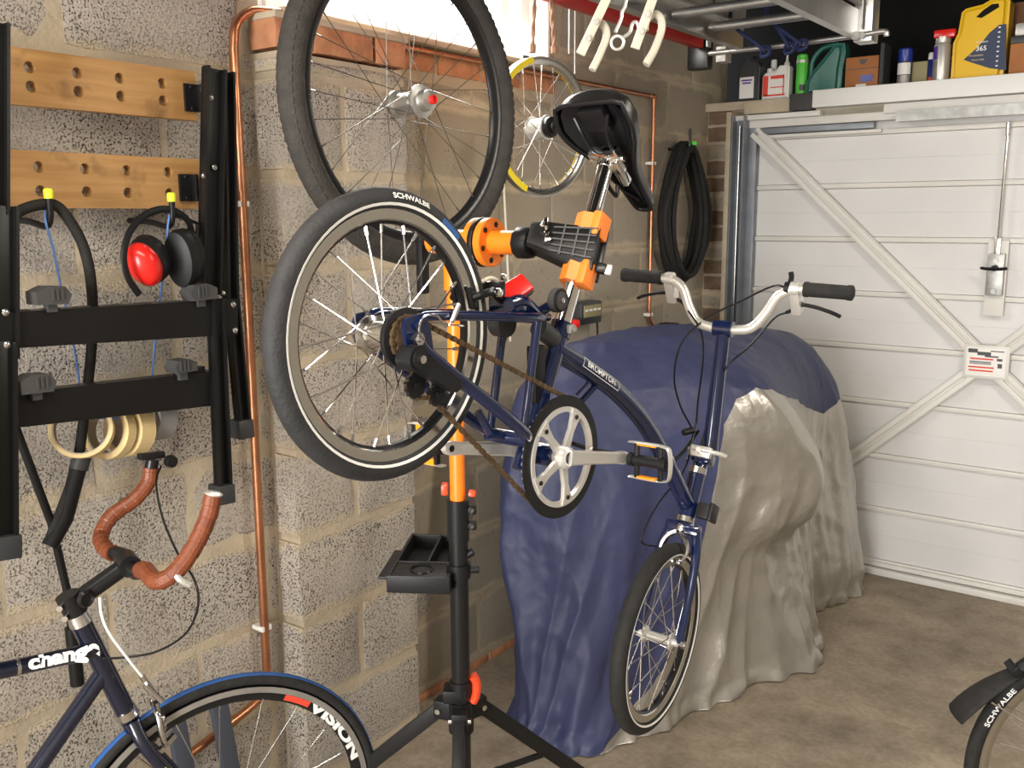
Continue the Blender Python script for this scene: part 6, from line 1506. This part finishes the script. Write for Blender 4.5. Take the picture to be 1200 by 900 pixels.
# orange-brown carton
x0, x1 = sx(994), sx(1032); H = hgt(68, 1013)-ZS
t = thing('carton', Vector(((x0+x1)/2, YS, ZS)), 'small orange-brown carton with blue print and white sticker', 'box')
MB().box(((x0+x1)/2, YS, ZS+H/2), (x1-x0, 0.09, H), bev=0.002).build('body', 'cardboard', t)
m = MB(); m.box(((x0+x1)/2+0.022, YS-0.0458, ZS+H*0.38), (0.05, 0.001, 0.028), bev=0.0); m.build('blue_print', 'can_blue', t, smooth=False)
m = MB(); m.box(((x0+x1)/2, YS-0.0458, ZS+H*0.16), (0.042, 0.001, 0.02)); m.build('sticker', 'white', t, smooth=False)
m = MB(); m.box(((x0+x1)/2, YS-0.0458, ZS+H*0.66), (x1-x0-0.004, 0.001, 0.003)); m.prism([(-0.018, 0), (0.018, 0), (0.006, -0.02), (-0.006, -0.02)], ((x0+x1)/2+0.004, YS-0.0455, ZS+H*0.92), (1, 0, 0), (0, 0, 1), 0.001); m.build('print_lines', 'charcoal', t, smooth=False)
# black tray standing on edge with teeth
m = MB(); c0 = Vector((sx(1036), YS, ZS+0.095)); m.box(c0, (0.016, 0.10, 0.19), bev=0.002)
for i in range(9): m.box(c0+Vector((0, -0.052, -0.08+0.02*i)), (0.012, 0.006, 0.008))
single(m, 'ribbed_strip', 'grey_plastic', 'dark ribbed plastic strip standing beside the carton', 'strip', smooth=False)
t, c0, r, H = bottle_round('aerosol_can', 1051, 1068, 57, ('charcoal', 'can_blue'), 'aerosol can with dark blue cap and white band', 'aerosol', 0.34, 0.95, 0.04)
wrap_label(t, c0, r, H*0.36, H*0.64, 'white'); wrap_label(t, c0, r, H*0.05, H*0.34, 'alu_dull')
x0, x1 = sx(1070), sx(1082); m = MB().box(((x0+x1)/2, YS+0.04, ZS+0.055), (x1-x0+0.02, 0.06, 0.11), bev=0.003); single(m, 'small_box', 'khaki', 'small olive box standing behind the aerosol can', 'box')
t, c0, r, H = bottle_round('blue_bottle', 1083, 1096, 62, ('can_blue', 'white'), 'small blue bottle with white cap', 'bottle', 0.2, 0.5, 0.2, y=YS+0.05)
wrap_label(t, c0, r, H*0.08, H*0.32, 'red_orange')
t, c0, r, H = bottle_round('lubricant_spray', 1092, 1112, 42, ('can_silver', 'can_silver'), 'tall silver lubricant spray can with red nozzle cap', 'aerosol', 0.16, 0.85, 0.06, y=YS-0.02)
wrap_label(t, c0, r, H*0.52, H*0.78, 'purple', -2.7, -1.9); wrap_label(t, c0, r, H*0.05, H*0.50, 'alu_dull', -2.7, -1.8)
m = MB(); m.box(c0+Vector((0.008, -0.004, H+0.004)), (r*2.5, r*1.4, 0.032), bev=0.008); m.build('nozzle_cap', 'red', t)
t2, c0, r, H = bottle_round('thin_can', 1112, 1121, 66, ('can_blue', 'white'), 'narrow blue and brown can between spray and yellow canister', 'can', 0.1, 0.8, 0.05, y=YS+0.05)
wrap_label(t2, c0, r, H*0.05, H*0.35, 'cardboard')
# yellow oil canister with blue label
x0, x1 = sx(1117), sx(1179); z1 = hgt(-1, 1165)
t, b, w_, h_ = flat_bottle('oil_canister', x0, x1, z1, 0.13, [(0, 0), (0.97, 0), (1.0, 0.3), (1.0, 0.93), (0.92, 1.0), (0.68, 0.98), (0.50, 0.925), (0.20, 0.90), (0.12, 0.86), (0.08, 0.62), (0.0, 0.5)], 'oil_yellow', 'yellow oil canister with dark blue label and moulded handle', 'canister', bev=0.018)
def can(px, py, dy=-0.068): p = ony(px, py, YS+dy); return p
yl = YS-0.0662
pol = [can(1129, 70), can(1146, 55), (can(1160, 38)), (can(1171, 29)), can(1179, 28), can(1179, 82), can(1160, 80), can(1144, 75)]
m = MB(); m.prism([(p.x, p.z) for p in pol], (0, yl+0.0005, 0), (1, 0, 0), (0, 0, 1), 0.0018); lb3 = m.build('label', 'label_navy', t, smooth=False)
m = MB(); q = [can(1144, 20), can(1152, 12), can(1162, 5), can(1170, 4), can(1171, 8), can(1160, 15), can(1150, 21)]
m.prism([(p.x, p.z) for p in q], (0, yl+0.0005, 0), (1, 0, 0), (0, 0, 1), 0.002); m.build('handle_shade_plate', 'unlit_black', t, smooth=False)  # flat plate; the opening's shade is put into its black
m = MB(); flat_text(m, '365', (can(1150, 57).x, yl-0.0030, can(1150, 57).z), (1, 0, 0), (0, 0, 1), 0.026, 0.0004); flat_text(m, 'Coolant', (can(1151, 49).x, yl-0.0030, can(1151, 49).z), (1, 0, 0), (0, 0, 1), 0.013)
for i in range(9): m.box((can(1171.5, 33).x, yl-0.0030, can(1171.5, 32+5.6*i).z), (0.008, 0.0006, 0.005))
m.build('lettering', 'white_print', lb3, smooth=False)
m = MB(); flat_text(m, 'Protection', (can(1144, 65).x, yl-0.0030, can(1144, 65).z), (1, 0, 0), (0, 0, 1), 0.012); flat_text(m, 'Heavy duty', (can(1146, 70).x, yl-0.0030, can(1146, 70).z), (1, 0, 0), (0, 0, 1), 0.010); m.build('lettering', 'tape_cream', lb3, smooth=False)
# stacked cartons at the right end
x0 = sx(1184); m = MB().box((x0+0.07, YS, ZS+0.066), (0.14, 0.12, 0.132), bev=0.003); t = single(m, 'jar', 'cardboard', 'brown glass-fronted jar box beside the yellow canister', 'box'); 
m = MB().box((x0+0.075, YS, ZS+0.132+0.014), (0.15, 0.125, 0.028), bev=0.004); single(m, 'jar_lid', 'charcoal', 'flat black lid of the brown jar box', 'tin')  # lid of the jar box, set as its own object
m = MB().box((x0+0.075, YS, ZS+0.160+0.024), (0.13, 0.11, 0.048), bev=0.01); single(m, 'silver_tin', 'can_silver', 'silver tin stacked on the flat black lid', 'tin')
m = MB().box((x0+0.02, YS+0.20, ZS+0.16), (0.20, 0.12, 0.32), bev=0.003); single(m, 'brown_carton', 'brown', 'tall brown cardboard box behind the yellow canister', 'box')

# ================================================================ BICYCLE AT LOWER RIGHT (front wheel with mudguard)
WC = dep(1322, 902, 2.08); WC.z = 0.342
rb2 = thing('bicycle', (WC.x, WC.y, 0), 'black bicycle with mudguard flap, its front wheel by the floor edge', 'bicycle')
vd = (CAM-WC); vd.z = 0; vd.normalize(); wax = (Matrix.Rotation(math.radians(26), 3, 'Z') @ vd).normalized()
wp, RX = wheel(rb2, WC, wax, 0.3235, 0.0165, 'rubber', 0.288, [(0.312, 0.0105), (0.300, 0.0105), (0.290, 0.006), (0.290, -0.006), (0.300, -0.0105), (0.312, -0.0105), (0.312, -0.008), (0.303, -0.006), (0.303, 0.006), (0.312, 0.008)], 'rim_silver', 28, hubs, 'silver_paint', (0.018, 0.034, -0.034), 0.0011, 0.4)
a = angle_of(RX, WC, onpl(1160, 820, WC, wax))
tx = arc_text('SCHWALBE', WC, RX, 0.3245, 0.0172, 0.016, a, -1, 0.0003, 1.3); tx.build('lettering', 'white_print', wp['tyre'], smooth=False)
wl = RX.transposed() @ Vector((0, 0, 1)); aup = math.atan2(wl.y, wl.x)
left = (wax.cross(Vector((0, 0, 1)))); 
if proj_sign := (CROT.transposed() @ left).x > 0: left = -left
Rm = Matrix((left, Vector((0, 0, 1)), wax)).transposed()
def Wp(r, deg, w): t = math.radians(deg); return WC + Rm @ Vector((r*math.cos(t), r*math.sin(t), w))
# mudguard strip: from over the top down to the left side
vs = []; fs = []; n = 40; secn = [(-0.024, -0.010), (-0.018, 0.002), (-0.006, 0.007), (0.006, 0.007), (0.018, 0.002), (0.024, -0.010)]
for i in range(n+1):
    dg = 42+(150-42)*i/n
    for (w_, dr) in secn: vs.append(Wp(0.349+dr, dg, w_))
for i in range(n):
    for k in range(5): fs.append((i*6+k, i*6+k+1, (i+1)*6+k+1, (i+1)*6+k))
o = MB().raw(vs, fs).build('mudguard', 'black_plastic', rb2); md = o.modifiers.new('thickness', 'SOLIDIFY'); md.thickness = 0.002
vs = []; fs = []
for i in range(9):
    dg = 44-25*i/8; wid = 0.026+0.020*math.sin(i/8*PI*0.55)
    for k in range(7):
        f_ = -1+2*k/6; vs.append(Wp(0.354+0.045*(i/8)**1.2-0.010*abs(f_)**2, dg, f_*wid))
for i in range(8):
    for k in range(6): fs.append((i*7+k, i*7+k+1, (i+1)*7+k+1, (i+1)*7+k))
o = MB().raw(vs, fs).build('mud_flap', 'rubber', rb2); md = o.modifiers.new('thickness', 'SOLIDIFY'); md.thickness = 0.003
m = MB(); m.box(Wp(0.354, 44, 0.0), (0.02, 0.052, 0.02), frame(Wp(1, 44, 0)-Wp(0, 44, 0), wax), bev=0.003); m.build('flap_clip', 'black_metal', rb2)
# mudguard stays, fork, head, and tubes going out of frame to the right
m = MB()
for s in (1, -1): m.tube([Wp(0.350, 30, 0.026*s), Wp(0.0, 0, 0.052*s)], 0.0022, 6)
m.build('mudguard_stay', 'steel', rb2)
m = MB()
for s in (1, -1): m.tube(smooth_path([WC+wax*0.050*s, Wp(0.18, 108, 0.048*s), Wp(0.36, 108, 0.038*s), Wp(0.385, 108, 0.02*s)], 4), 0.010, 10)
m.tube([Wp(0.375, 108, 0), Wp(0.56, 107, 0)], 0.018, 14); m.build('fork', 'black_paint', rb2)
m = MB(); m.tube([Wp(0.45, 107, 0), Wp(0.80, 165, 0)], 0.016, 12); m.tube([Wp(0.54, 107, 0), Wp(0.95, 145, 0)], 0.015, 12); m.build('frame_tubes', 'black_paint', rb2)
